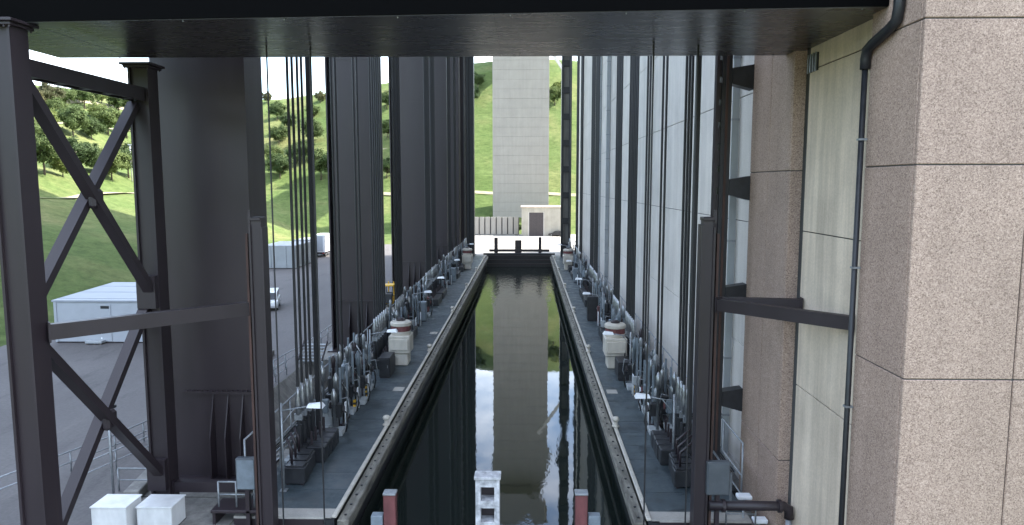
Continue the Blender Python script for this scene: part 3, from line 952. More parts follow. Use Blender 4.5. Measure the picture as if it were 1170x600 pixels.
# ------------------------------------------------------------ gallery rails along the outer side of each walkway
def railing(name, label, pts, h=1.05, r=0.035, every=2.0, mat='galvanised', mids=(0.5,), parent=None):
    pts = [Vector(p) for p in pts]
    o = thing(name, label, 'railing', pts[0])
    b = pts[0]
    up = Vector((0,0,h))
    MB().tube([p-b+up for p in pts], r, 6).build('top_rail', mat, o, True)
    for mh in mids:
        MB().tube([p-b+up*mh for p in pts], r*0.8, 6).build('mid_rail', mat, o, True)
    pm = MB().tube([(0,0,0), (0,0,h)], r, 6).mesh('post', mat, True)
    for a, c in zip(pts[:-1], pts[1:]):
        n = max(1, int((c-a).length / every))
        for k in range(n):
            inst('post', pm, o, a + (c-a)*k/n - b)
    inst('post', pm, o, pts[-1] - b)
    return o
for X, word in ((XOL+0.1, 'left'), (XOR-0.1, 'right')):
    railing('gallery_railing', f'grey gallery railing behind the machinery on the {word} walkway', [(X, Y0+1.2, -0.02), (X, Y1-1, -0.02)], 2.9, 0.045, 3.0, 'galvanised', (0.5, 0.22))

# ------------------------------------------------------------ machinery on the walkways
def lamp_post(x, y, side, h, label):
    o = thing('lamp_post', label, 'lamp', (x, y, -0.02), 'walkway lamps')
    MB().tube([(0,0,0), (0,0,h)], 0.06, 8).build('pole', 'galvanised', o, True)
    MB().tube([(0,0,h-0.35), (side*1.3,0,h-0.12)], 0.035, 6).build('arm', 'galvanised', o, True)
    MB().tube([(0,0,h-1.0), (side*0.62,0,h-0.22)], 0.028, 6).build('brace', 'galvanised', o, True)
    MB().add([(side*p[0], p[1], h+p[2]) for p in ((1.2,-.19,-.16),(1.95,-.25,-.16),(1.95,.25,-.16),(1.2,.19,-.16),(1.25,-.1,-.02),(1.85,-.13,0.04),(1.85,.13,0.04),(1.25,.1,-.02))],
             [(0,1,2,3),(4,5,6,7),(0,1,5,4),(1,2,6,5),(2,3,7,6),(3,0,4,7)]).build('lamp_head', 'lamp_white', o)
    MB().cbox(0, 0, 0, 0.3, 0.3, 0.06).build('foot', 'galvanised', o)
    return o
lp = [31.2, 49.6, 68.0, 78.5, 97, 123]
for k, y in enumerate(lp):
    lamp_post(-11.05, y, 1, 4.1 if k == 0 else 3.7, f'{ORD[k]} walkway lamp from the camera on the left of the basin')
    lamp_post(7.3, y+ (3.4 if k == 0 else 0), -1, 3.6, f'{ORD[k]} walkway lamp from the camera on the right of the basin')

def pedestal(x, y, label):
    o = thing('pedestal', label, 'pedestal', (x, y, -0.02), 'white lock pedestals')
    MB().bbox(-0.62, 0.62, -0.75, 0.75, 0, 0.95, 0.06).build('foot', 'cream_paint', o)
    MB().bbox(-0.82, 0.82, -0.9, 0.9, 0.96, 2.35, 0.07).build('housing', 'cream_paint', o)
    MB().bbox(-0.7, 0.7, -1.05, -0.901, 1.25, 2.1, 0.03).build('cover', 'cream_paint', o)
    MB().lathe([(0.75, 2.351), (0.78, 2.5), (0.78, 2.62)], n=24).build('collar', 'cream_paint', o)
    MB().lathe([(0.74, 2.621), (0.76, 2.66), (0.76, 3.0), (0.74, 3.03)], n=24).build('band', 'dark_red', o)
    MB().lathe([(0.8, 3.031), (0.82, 3.08), (0.82, 3.26), (0.7, 3.36), (0.45, 3.40)], n=24).build('cap', 'cream_paint', o)
    MB().lathe([(0.35, 3.401), (0.35, 3.5), (0.2, 3.6)], n=16).build('motor', 'steel', o)
    return o
for y, w_ in ((54.6, 'near'), (117.2, 'far')):
    pedestal(-9.75, y, f'{w_} white pedestal with a red-brown band on the left walkway')
    pedestal(6.75, y-0.6, f'{w_} white pedestal with a red-brown band on the right walkway')

def striped(o, x, y, w, h):
    n = 5
    for k in range(n):
        MB().box(x-w/2, x+w/2, y-0.06, y+0.06, h*k/n, h*(k+1)/n).build('warning_stripe', 'yellow' if k % 2 == 0 else 'black_paint', o)
def pump_unit(x, y, side, label, var):
    """hydraulic stand: frame posts, dark motor box, cylinders, pipes, valve block"""
    rnd = random.Random(var)
    o = thing('pump_unit', label, 'machine', (x, y, -0.02), 'hydraulic pump units')
    MB().bbox(-0.55, 0.55, -0.8, 0.8, 0, 0.16, 0.02).build('skid', 'steel', o)
    for sx in (-0.45, 0.45):
        for sy in (-0.65, 0.65):
            MB().cbox(sx, sy, 0.161, 0.1, 0.1, 2.3 + rnd.uniform(-.3, .3)).build('frame_post', 'blue_grey', o)
    MB().bbox(-0.4, 0.4, -0.5, 0.35, 0.5, 1.3, 0.04).build('motor_box', 'black_paint', o)
    MB().lathe([(0.2, 1.301), (0.22, 1.35), (0.22, 1.9), (0.12, 2.0), (0.1, 2.15)], -0.12, -0.15, 12).build('motor', 'blue_grey' if var % 2 else 'black_paint', o)
    for q in range(3):
        xx_, yy_ = rnd.uniform(-.35, .35), rnd.uniform(-.6, .6)
        hz = rnd.uniform(2.0, 3.1)
        MB().lathe([(0.07, 0.17), (0.07, hz-0.5), (0.11, hz-0.48), (0.11, hz-0.1), (0.05, hz)], xx_, yy_, 8).build('cylinder', rnd.choice(['silver', 'galvanised', 'steel']), o, True)
    MB().tube([(side*0.45, -0.3, 0.2), (side*0.6, -0.3, 0.9), (side*0.5, -0.1, 1.5), (0.1, 0.2, 1.8)], 0.035, 6).build('hose', 'rubber', o, True)
    MB().tube([(side*0.5, 0.4, 0.2), (side*0.55, 0.4, 1.2), (side*0.1, 0.45, 1.7), (-side*.3, 0.5, 2.2)], 0.03, 6).build('hose', 'silver', o, True)
    MB().bbox(-0.2, 0.25, 0.36, 0.62, 0.9, 1.5, 0.03).build('valve_block', rnd.choice(['rust', 'galvanised', 'dark_red']), o)
    if var in (1, 2, 22): striped(o, side*0.52, -0.72, 0.14, 0.5)
    o.scale = (1.12, 1.2, 1.32 + 0.12*rnd.random())
    MB().tube([(side*0.62, -0.5, 0.0), (side*0.62, -0.45, 0.95), (side*0.62, -0.25, 0.95), (side*0.62, -0.2, 0.0)], 0.035, 6).build('guard_hoop', 'lamp_white', o, True)
    return o
pu = [40.6, 43.6, 46.6, 59.2, 67, 70.0, 74.0, 93.5, 99.0, 109.0, 121.0, 127.0]
for k, y in enumerate(pu):
    pump_unit(-11.15, y, 1, f'{ORD[k]} hydraulic pump unit from the camera on the left walkway', k)
    pump_unit(7.75, y + 0.4, -1, f'{ORD[k]} hydraulic pump unit from the camera on the right walkway', k+20)
def cabinet(x, y, sx, sy, h, mat, name, label, cat, door=1):
    o = thing(name, label, cat, (x, y, -0.02))
    MB().bbox(-sx/2, sx/2, -sy/2, sy/2, 0.08, h, 0.03).build('housing', mat, o)
    MB().box(-sx/2+0.05, sx/2-0.05, -sy/2+0.05, sy/2-0.05, 0, 0.079).build('plinth', 'steel', o)
    dr = MB().bbox(-sx/2+0.07, sx/2-0.07, -sy/2-0.03, -sy/2-0.001, 0.2, h-0.12, 0.01).build('door', mat, o)
    MB().box(sx/2-0.2, sx/2-0.16, -sy/2-0.07, -sy/2-0.031, h*0.5, h*0.5+0.2).build('handle', 'silver', dr)
    return o
cabinet(6.75, 72.6, 1.1, 0.9, 2.5, 'black_paint', 'switch_cabinet', 'tall black switch cabinet on the right walkway', 'cabinet')
cabinet(-10.2, 51.2, 0.8, 1.9, 1.5, 'black_paint', 'switch_cabinet', 'low black switch cabinet before the near left pedestal', 'cabinet')
cabinet(6.9, 50.8, 0.8, 1.9, 1.35, 'black_paint', 'switch_cabinet', 'low black switch cabinet before the near right pedestal', 'cabinet')
cabinet(-10.6, 72.0, 0.8, 0.8, 2.0, 'blue_grey', 'switch_cabinet', 'grey switch cabinet midway along the left walkway', 'cabinet')
cabinet(-10.5, 101.5, 0.8, 0.9, 2.0, 'blue_grey', 'switch_cabinet', 'grey switch cabinet far along the left walkway', 'cabinet')
cabinet(7.0, 101.5, 0.8, 0.9, 2.0, 'blue_grey', 'switch_cabinet', 'grey switch cabinet far along the right walkway', 'cabinet')
cabinet(-10.9, 77.3, 0.5, 0.7, 1.6, 'dark_red', 'hose_box', 'dull red hose box on the left walkway', 'box')
cabinet(7.3, 70.6, 0.5, 0.6, 1.8, 'dark_red', 'hose_box', 'dull red hose box behind the tall black cabinet on the right', 'box')
cabinet(-11.4, 39.9, 0.7, 1.0, 1.5, 'container_grey', 'concrete_box', 'pale grey box beyond the nearest left cable anchors', 'box')
# coping knobs (small mooring bollards)
for side, x, word in ((-1, XL-0.12, 'left'), (1, XR+0.12, 'right')):
    for k, y in enumerate((40.0, 58.5, 77.0, 95.5, 114.0, 132.0)):
        o = thing('mooring_bollard', f'{ORD[k]} small cream mooring bollard from the camera on the {word} coping', 'bollard', (x, y, 0.06), 'mooring bollards on the coping')
        MB().lathe([(0.22, 0), (0.22, 0.06), (0.13, 0.1), (0.12, 0.3)], n=12).build('stem', 'cream_paint', o, True)
        MB().lathe([(0.12, 0.301), (0.2, 0.36), (0.22, 0.45), (0.16, 0.55), (0.05, 0.58)], n=12).build('head', 'cream_paint', o, True)
# flush pale hatch marks on the deck
for k, (x, y) in enumerate(((-8.7, 47.5), (-8.7, 66.0), (5.75, 47.2))):
    o = MB().box(-0.35, 0.35, -0.45, 0.45, 0, 0.015).build('deck_hatch', 'paving')
    o.location = (x, y, -0.014)
    tag(o, ('pale hatch plate on the left walkway near the first pedestal', 'pale hatch plate farther along the left walkway', 'pale hatch plate on the right walkway')[k], 'hatch')

# ------------------------------------------------------------ near gate pieces standing in the foreground water
YG = 27.2
o = thing('gate_mast', 'white perforated mast standing at the foot of the picture in the water', 'mast', (at(557.5, 590, Y=YG).x, YG, -3.5))
zt = at(557, 545, Y=YG).z + 3.5
hw = 0.47
MB().box(-hw, -hw+0.2, -0.3, 0.3, 0, zt).build('upright', 'dirty_white', o)
MB().box(hw-0.2, hw, -0.3, 0.3, 0, zt).build('upright', 'dirty_white', o)
z = zt
k = 0
while z > 0.5:
    MB().box(-hw+0.201, hw-0.201, -0.29, 0.29, z-0.3, z-0.01).build('rung', 'dirty_white', o)
    z -= 0.86
MB().bbox(-hw-0.05, hw+0.05, -0.34, 0.34, zt, zt+0.12, 0.02).build('cap', 'dirty_white', o)
MB().box(-hw+0.202, hw-0.202, 0.291, 0.3, 0, zt-0.02).build('back_plate', 'steel', o)
for px, w_ in ((446, 'left'), (664, 'right')):
    p = at(px, 580, Y=YG)
    o = thing('red_post', f'{w_} faded red post in the foreground water', 'post', (p.x, YG, -3.5), 'red gate posts')
    h = at(px, 564, Y=YG).z + 3.5
    MB().bbox(-0.24, 0.24, -0.2, 0.2, 0, h, 0.02).build('shaft', 'dark_red', o)
    MB().bbox(-0.26, 0.26, -0.23, 0.23, h+0.001, h+0.09, 0.02).build('cap', 'galvanised', o)
    MB().bbox(-0.75 if px < 500 else 0.28, -0.28 if px < 500 else 0.75, -0.2, 0.2, 0, h-0.85, 0.02).build('side_block', 'blue_grey', o)

# ------------------------------------------------------------ right foreground: pipe, panel, small gear
pz = at(860, 578, Y=27.2)
o = thing('pipe_run', 'dark horizontal pipe from the right guide post to the pilaster', 'pipe', (7.2, 27.2, pz.z))
MB().tube([(0,0,0), (3.0-0.1,0,0), (3.12,0,-0.12), (3.14,0,-0.5)], 0.19, 12).build('pipe', 'steel_brown', o, True)
MB().tube([(3.14,0,-0.5), (3.14,0,-6)], 0.12, 10).build('drop_pipe', 'galvanised', o, True)
for x in (0.55, 2.75):
    MB().lathe([(0.26, -0.05), (0.26, 0.05)], n=12).mesh('flange', 'steel')
    MB().tube([(x-0.06,0,0), (x+0.06,0,0)], 0.26, 12).build('flange', 'steel', o)
p = at(820, 545, Y=27.3)
o = thing('control_panel', 'dark grey panel box beside the right guide post', 'panel', (p.x, 27.3, p.z-0.7))
MB().bbox(-0.45, 0.45, -0.15, 0.15, 0, 1.35, 0.03).build('housing', 'panel_grey', o)
MB().bbox(-0.4, 0.4, -0.18, -0.151, 0.06, 1.29, 0.01).build('door', 'panel_grey', o)
MB().box(-0.08, 0.08, -0.1, 0.1, -4.5, -0.001).build('leg', 'steel', o)
p = at(285, 540, Y=28.4)
o = thing('control_panel', 'dark grey panel box beside the left guide post', 'panel', (p.x-0.1, 28.4, p.z-0.7))
MB().bbox(-0.42, 0.42, -0.15, 0.15, 0, 1.35, 0.03).build('housing', 'panel_grey', o)
MB().bbox(-0.36, 0.36, -0.18, -0.151, 0.06, 1.29, 0.01).build('door', 'blue_grey', o)
MB().box(-0.08, 0.08, -0.1, 0.1, -2.5, -0.001).build('leg', 'steel', o)
for (px, py, w_) in ((850, 567, 'left'), (868, 594, 'right')):
    p = at(px, py, Y=28.9)
    o = thing('floodlight', f'small pale floodlight, {w_} one of two by the right pipe', 'lamp', (p.x, 28.9, p.z-2))
    MB().tube([(0,0,-1.9), (0,0,1.9)], 0.05, 8).build('pole', 'galvanised', o, True)
    MB().bbox(-0.3, 0.3, -0.2, 0.2, 1.901, 2.08, 0.04).build('lamp_head', 'lamp_white', o)
railing('service_railing', 'bent grey handrail beside the right pipe', [(8.2, 28.3, 0), (9.4, 28.3, 0)], 0.9, 0.035, 0.6)
# left foreground platform rails, boxes and steps
railing('service_railing', 'grey handrail hoop at the foot of the left guide post', [(-12.9, 28.6, 0.4), (-11.4, 28.6, 0.4)], 1.1, 0.04, 0.75)
pp = thing('service_platform', 'small dark grating platform at the foot of the left guide post', 'platform', (-12.15, 28.9, GZ))
MB().bbox(-1.0, 1.0, -0.6, 0.6, 0.55, 0.68, 0.02).build('grating', 'steel', pp)
for sx in (-0.9, 0.9): MB().box(sx-0.06, sx+0.06, -0.5, 0.5, -2.5, 0.549).build('support', 'steel', pp)
for px, w_, d in ((124, 'left', 27.4), (176, 'right', 27.7)):
    p = at(px, 590, Y=d)
    o = thing('white_box', f'{w_} one of two white boxes at the foot of the braced frame', 'box', (p.x, d+0.6, GZ), 'white boxes')
    zt = at(px, 581, Y=d).z - GZ
    MB().bbox(-0.72, 0.72, -0.6, 0.6, 0.06, zt, 0.03).build('body', 'white_paint', o)
    MB().bbox(-0.75, 0.75, -0.63, 0.63, zt+0.001, zt+0.06, 0.015).build('lid', 'white_paint', o)
    for sx in (-0.6, 0.6): MB().box(sx-0.08, sx+0.08, -0.7, 0.7, 0, 0.059).build('skid', 'steel', o)
# yard edge railings and lamp mast
def zg(px, py, z=GZ): return at(px, py, Z=z)
railing('yard_railing', 'grey double railing along the yard edge behind the braced frame', [(-24.2, 29.0, GZ), (-21.6, 36, GZ), (-19.4, 46.0, GZ), (-18.3, 58.0, GZ), (-18.1, 75, GZ)], 1.1, 0.04, 2.0, 'galvanised', (0.5,))
railing('yard_railing', 'lower grey railing along the pit edge behind the braced frame', [(-21.0, 32.0, GZ), (-18.6, 40.0, GZ), (-17.9, 52.0, GZ)], 1.05, 0.04, 2.0, 'galvanised', (0.5,))
railing('yard_railing', 'short grey railing around the white boxes', [(-18.9, 31.6, GZ), (-17.0, 31.6, GZ), (-16.9, 30.8, GZ)], 1.1, 0.04, 1.2, 'galvanised', (0.5,))
o = MB().bbox(-0.35, 0.35, -14, 14, 0, 0.45, 0.04).build('kerb_wall', 'concrete_old')
o.location = (-19.6, 44.5, GZ); o.rotation_euler = (0, 0, 0.13)
tag(o, 'low concrete kerb wall along the pit edge', 'kerb')
p = zg(130, 570)
o = thing('yard_lamp', 'grey lamp mast at the yard edge behind the braces', 'lamp', (p.x, p.y, GZ))
h = at(127, 466, Y=p.y).z - GZ
MB().tube([(0,0,0), (0,0,h)], 0.06, 8).build('pole', 'galvanised', o, True)
MB().bbox(-0.35, 0.35, -0.2, 0.1, h, h+0.14, 0.03).build('lamp_head', 'black_paint', o)
MB().bbox(-0.3, 0.3, -0.2, 0.1, h-0.3, h-0.16, 0.03).build('lamp_head', 'black_paint', o)

# dark stairs by the second column
st = thing('metal_stairs', 'dark metal stair flight before the second steel column', 'stairs', (-17.2, 56.3, GZ))
for k in range(6):
    MB().box(-0.9, 0.9, k*0.3-1, k*0.3-0.72, 0.2+k*0.2, 0.24+k*0.2).build('tread', 'galvanised', st)
for s in (-1, 1): MB().bar((s*0.95, -1, 0.1), (s*0.95, 0.9, 1.4), 0.06, 0.25).build('stringer', 'steel', st)

# ------------------------------------------------------------ yard: containers, vehicles
c0 = zg(64, 392)
cont = thing('site_container', 'white flat-roofed site container on the asphalt yard', 'container', (c0.x, c0.y, GZ))
CW = zg(190, 392).x - c0.x
CH = at(64, 343, Y=c0.y).z - GZ
MB().bbox(0, CW, 0, 9.5, 0.12, CH-0.15, 0.04).build('body', 'container_white', cont)
rf = MB().add([(-0.1,-0.1,CH-0.15),(CW+0.1,-0.1,CH-0.15),(CW+0.1,9.6,CH+0.1),(-0.1,9.6,CH+0.1),(-0.1,-0.1,CH),(CW+0.1,-0.1,CH),(CW+0.1,9.6,CH+0.3),(-0.1,9.6,CH+0.3)],
    [(3,2,1,0),(4,5,6,7),(0,1,5,4),(1,2,6,5),(2,3,7,6),(3,0,4,7)]).build('roof', 'container_roof', cont)
for k in range(3):
    MB().bar((-0.05, 0.8+k*3.2, CH+0.0+0.3*(0.8+k*3.2)/9.6), (CW+0.05, 0.8+k*3.2, CH+0.0+0.3*(0.8+k*3.2)/9.6), 0.08, 0.06).build('roof_seam', 'container_roof', rf)
dx = 0.42*CW
dr = MB().bbox(dx, dx+1.0, -0.05, -0.001, 0.2, CH-0.35, 0.01).build('door', 'container_white', cont)
MB().box(dx+0.12, dx+0.88, -0.07, -0.051, CH-0.75, CH-0.5).build('vent', 'black_paint', dr)
for k in range(5): MB().box(dx+0.02, dx+0.12, -0.08, -0.052, 0.4+k*0.45, 0.55+k*0.45).build('hinge', 'lamp_white', dr)
MB().box(dx+1.25, dx+2.05, -0.03, -0.001, 1.35, 1.95).build('notice', 'lamp_white', cont)
for x in (0.15, CW-0.15): MB().box(x-0.12, x+0.12, -0.06, -0.002, 0.13, CH-0.16).build('corner_post', 'container_white', cont)
MB().box(0.05, CW-0.05, 0.1, 9.4, 0, 0.119).build('skid', 'steel', cont)
for px, py, nm, lab, mat in ((143, 389, 'jerrycan_crate', 'small red crate on the ground before the site container', 'red'), (115, 391, 'slab_pallet', 'grey pallet on the ground before the site container', 'container_grey')):
    p = zg(px, py)
    o = thing(nm, lab, 'crate', (p.x, p.y-0.6, GZ+0.013))
    for s in (-1, 0, 1): MB().box(s*0.6-0.08, s*0.6+0.08, -0.45, 0.45, 0, 0.1).build('skid', 'bark', o)
    MB().bbox(-0.75, 0.75, -0.5, 0.5, 0.101, 0.32, 0.02).build('deck', mat, o)
    if mat == 'red': MB().bbox(-0.55, 0.4, -0.35, 0.35, 0.321, 0.6, 0.04).build('can', mat, o)

def box_container(px0, py, w, h, ln, mat, label, rz=0):
    p = zg(px0, py)
    o = thing('container', label, 'container', (p.x, p.y, GZ), rz=rz)
    MB().bbox(0, w, 0, ln, 0.1, h, 0.04).build('body', mat, o)
    n = int(ln/0.6)
    rb = MB().box(-0.04, -0.001, 0, 0.25, 0.2, h-0.15).mesh('rib', mat)
    for k in range(n): inst('rib', rb, o, (0, 0.2 + k*0.6, 0)); inst('rib', rb, o, (w+0.041, 0.2+k*0.6, 0))
    for s in (0.27, 0.73): MB().box(w*s-0.03, w*s+0.03, -0.07, -0.002, 0.15, h-0.1).build('door_bar', 'galvanised', o)
    MB().box(0.05, w-0.05, 0.05, ln-0.05, 0, 0.099).build('skid', 'steel', o)
    return o
box_container(300, 307, 5.6, 3.9, 9, 'container_grey', 'grey container seen between the first two columns')
box_container(336, 296, 2.6, 3.6, 7, 'container_white', 'narrow white container beside the grey one')

def car(x, y, rz, label, mat, ln=4.4, hgt=1.5, wid=1.8, van=False, cat='car', name='parked_car'):
    o = thing(name, label, cat, (x, y, GZ+0.012), rz=rz)
    if van:
        low = [(-ln/2,.35),(ln/2-.15,.35),(ln/2,.6),(ln/2-.05,1.0),(ln/2-.75,1.15),(-ln/2,1.15)]
        cab = [(-ln/2+.02,1.151),(ln/2-.8,1.151),(ln/2-1.35,hgt-.08),(ln/2-1.7,hgt),(-ln/2+.15,hgt)]
    else:
        low = [(-ln/2,.35),(ln/2-.12,.35),(ln/2,.5),(ln/2-.06,.72),(ln/2-1.1,.92),(-ln/2+.5,.95),(-ln/2+.02,.85)]
        cab = [(-ln/2+.35,.951),(ln/2-1.15,.921),(ln/2-1.85,hgt-.06),(ln/2-2.3,hgt),(-ln/2+1.2,hgt-.02)]
    MB().prism(low, -wid/2, wid/2).build('body', mat, o)
    MB().prism(cab, -wid/2+.12, wid/2-.12).build('cabin', mat, o)
    for s in (-1, 1):
        yw = s*(wid/2-.118)
        c2 = [((p[0]-0.1)*0.86+0.0, p[1]) for p in cab]
        mid = [(p[0]*0.88, 1.0 + (p[1]-1.0)*0.8 + .02) for p in cab]
        MB().prism(mid, min(yw, yw+s*.012), max(yw, yw+s*.012)).build('side_window', 'glass_dark', o)
        for xw in (-ln/2+.8, ln/2-.85):
            wv = MB().tube([(xw, s*(wid/2-.2), .33), (xw, s*(wid/2+.015), .33)], .33, 16).build('wheel', 'rubber', o)
            MB().tube([(xw, s*(wid/2+.005), .33), (xw, s*(wid/2+.03), .33)], .2, 12).build('rim', 'silver', wv)
        MB().bbox(ln/2-.13, ln/2-.02, s*(wid/2-.3)-.2, s*(wid/2-.3)+.2, .56, .7, .01).build('headlight', 'lamp_white', o)
    # windscreen
    a, b = (cab[1], cab[2])
    MB().add([(a[0]-.02, -wid/2+.2, a[1]+.05), (a[0]-.02, wid/2-.2, a[1]+.05), (b[0]+.03, wid/2-.25, b[1]-.02), (b[0]+.03, -wid/2+.25, b[1]-.02),
              (a[0]+.02, -wid/2+.2, a[1]+.05), (a[0]+.02, wid/2-.2, a[1]+.05), (b[0]+.06, wid/2-.25, b[1]-.02), (b[0]+.06, -wid/2+.25, b[1]-.02)],
             [(0,1,2,3),(7,6,5,4),(0,4,5,1),(1,5,6,2),(2,6,7,3),(3,7,4,0)]).build('windscreen', 'glass_dark', o)
    return o
p = zg(309, 352); car(p.x, p.y, R(-75), 'white van parked in the yard behind the nearest column', 'car_white', 4.8, 2.0, 1.9, True, 'van', 'parked_van')
p = zg(364, 294)
# box truck
o = thing('box_truck', 'white box truck at the far side of the yard', 'truck', (p.x, p.y, GZ+0.012))
MB().bbox(-1.25, 1.25, 0, 6.0, 0.95, 4.3, 0.05).build('box_body', 'car_white', o)
MB().bbox(-1.1, 1.1, 6.02, 7.9, 0.6, 3.0, 0.12).build('cab', 'car_white', o)
MB().box(-1.1, 1.1, 0.1, 6.01, 0.6, 0.949).build('chassis', 'steel', o)
MB().bbox(-0.9, 0.9, -0.04, -0.001, 1.15, 4.1, 0.01).build('rear_door', 'container_white', o)
for x in (-0.95, 0.95):
    for y in (1.3, 6.6):
        wv = MB().tube([(x-.15, y, .5), (x+.15, y, .5)], .5, 16).build('wheel', 'rubber', o)
        MB().tube([(x-.17, y, .5), (x+.17, y, .5)], .25, 12).build('rim', 'silver', wv)
    MB().box(x-.15, x+.15, -0.06, -0.001, .7, .9).build('tail_lamp', 'red', o)
# yellow forklift between second and third columns
p = at(445.5, 349, Z=GZ)
o = thing('forklift', 'yellow forklift glimpsed between the second and third steel columns', 'forklift', (p.x, p.y, GZ+0.003), rz=R(90))
MB().bbox(-1.1, 0.9, -0.6, 0.6, 0.35, 1.25, 0.08).build('body', 'yellow', o)
MB().bbox(-1.3, -0.7, -0.55, 0.55, 0.4, 1.6, 0.1).build('counterweight', 'black_paint', o)
for sx in (-0.6, 0.6):
    for sy in (-0.5, 0.5):
        MB().cbox(sx, sy, 1.251, 0.09, 0.09, 1.1).build('cab_post', 'black_paint', o)
        wv = MB().tube([(sx, sy-.13, .32), (sx, sy+.13, .32)], .32, 14).build('wheel', 'rubber', o)
MB().bbox(-0.75, 0.75, -0.6, 0.6, 2.352, 2.5, 0.03).build('cab_roof', 'yellow', o)
for sy in (-0.3, 0.3):
    MB().box(0.92, 1.05, sy-0.06, sy+0.06, 0.1, 2.7).build('mast', 'yellow', o)
    MB().box(1.051, 2.1, sy-0.07, sy+0.07, 0.08, 0.14).build('fork', 'steel', o)
MB().bbox(-0.35, 0.15, -0.3, 0.3, 1.251, 1.6, 0.05).build('seat', 'rubber', o)

# ------------------------------------------------------------ far end: pier, plant building, slotted wall, cars
PD = 214.0
pl_, pr_ = at(563, 200, Y=PD).x, at(627, 200, Y=PD).x
pier = thing('bridge_pier', 'broad pale concrete bridge pier rising at the far end', 'pier', ((pl_+pr_)/2, PD, 0))
hw = (pr_-pl_)/2
ch = 2.75
crs = MB().bbox(-hw, hw, 0, 7, 0.012, ch-0.012, 0.02).mesh('concrete_course', 'concrete_pier')
for k in range(24): inst('concrete_course', crs, pier, (0, random.uniform(-.02,.02), 0.2 + k*ch))
zc = 0.2 + 24*ch
MB().box(-hw+0.1, hw-0.1, 0.1, 6.9, 0.1, zc).build('core', 'joint', pier)
MB().prism([(-hw, zc+0.01), (hw, zc+0.01), (hw+0.6, zc+1.5), (hw+0.6, zc+8.8), (-hw-0.6, zc+8.8), (-hw-0.6, zc+1.5)], 0, 7).build('pier_head', 'concrete_pier', pier)
deck = thing('bridge_deck', 'high concrete canal bridge carried on the pale pier', 'bridge', ((pl_+pr_)/2, PD+3.5, zc+8.8))
MB().bbox(-7.6, 7.6, -9, 330, 0.02, 9.0, 0.1).build('trough', 'concrete_pier', deck)
MB().bbox(-8.2, 8.2, -9.1, 330, 9.01, 9.8, 0.1).build('deck_edge', 'concrete_pier', deck)
# right raking strut of white concrete
a, b = at(631, 62, Y=206), at(642, 78, Y=206)
ws = thing('concrete_portal', 'slim white concrete portal leg right of the bridge pier', 'portal', (b.x, 206, GZ))
MB().bbox(-0.1, 0.75, -0.5, 0.5, 0, b.z-GZ, 0.04).build('leg', 'concrete', ws)
MB().bar((0.3, 0, b.z-GZ-0.3), (a.x-b.x-3.5, 0, a.z-GZ+5.5), 1.0, 0.8).build('raking_arm', 'concrete', ws)

bd = 196.0
bl, br_ = at(596, 250, Y=bd).x, at(650, 250, Y=bd).x
bt = at(600, 236, Y=bd).z
bh = thing('plant_building', 'low beige plant building with a dark brown door below the pier', 'building', (bl, bd, GZ))
MB().box(0, br_-bl, 0, 7, 0, bt-GZ-0.3).build('wall', 'beige_render', bh)
MB().bbox(-0.25, br_-bl+0.25, -0.25, 7.2, bt-GZ-0.299, bt-GZ+0.1, 0.04).build('roof', 'concrete_warm', bh)
d0, d1 = at(604.5, 250, Y=bd).x - bl, at(621, 250, Y=bd).x - bl
dt = at(610, 243, Y=bd).z - GZ
dr = MB().bbox(d0, d1, -0.06, -0.002, 0.02, dt, 0.02).build('door', 'door_brown', bh)
MB().box(d0-0.15, d0-0.001, -0.09, -0.002, 0, dt+0.15).build('door_frame', 'concrete', dr)
MB().box(d1+0.001, d1+0.15, -0.09, -0.002, 0, dt+0.15).build('door_frame', 'concrete', dr)
MB().box((d0+d1)/2-0.02, (d0+d1)/2+0.02, -0.075, -0.061, 0.05, dt-0.05).build('door_joint', 'black_paint', dr)
for k in range(1, 6):
    MB().box(0.02, br_-bl-0.02, -0.012, -0.001, k*(bt-GZ-0.3)/6, k*(bt-GZ-0.3)/6+0.06).build('course_joint', 'joint', bh) if False else None
# slotted retaining wall
sd = 198.0
sl_, sr_ = at(541, 258, Y=sd).x, at(593, 258, Y=sd).x
stp_ = at(560, 249, Y=sd).z
sw = thing('slotted_wall', 'pale retaining wall with dark upright slots left of the plant building', 'wall', ((sl_+sr_)/2, sd, GZ))
MB().box(sl_-(sl_+sr_)/2, sr_-(sl_+sr_)/2, 0.3, 1.0, 0, stp_-GZ).build('back_wall', 'joint', sw)
n = 8
pw = (sr_-sl_)/n
pan = MB().bbox(0.16, pw-0.16, 0, 0.28, 0, stp_-GZ+0.25, 0.03).mesh('slab', 'concrete_pier')
for k in range(n): inst('slab', pan, sw, (sl_-(sl_+sr_)/2 + k*pw, 0, 0))
MB().box(sl_-(sl_+sr_)/2, sr_-(sl_+sr_)/2, -0.05, 0.299, -0.001, 0.35).build('footing', 'concrete_old', sw)
p = zg(558.5, 268); car(p.x, p.y, R(-90), 'white car parked before the slotted wall', 'car_white', 4.4, 1.75, 1.9)
p = zg(636, 270); car(p.x, p.y, R(170), 'dark car parked right of the brown door', 'car_dark', 4.4, 1.5, 1.8)
p = zg(545, 267); car(p.x, p.y, R(-90), 'dark car parked at the left end of the slotted wall', 'car_dark', 4.2, 1.5, 1.8)

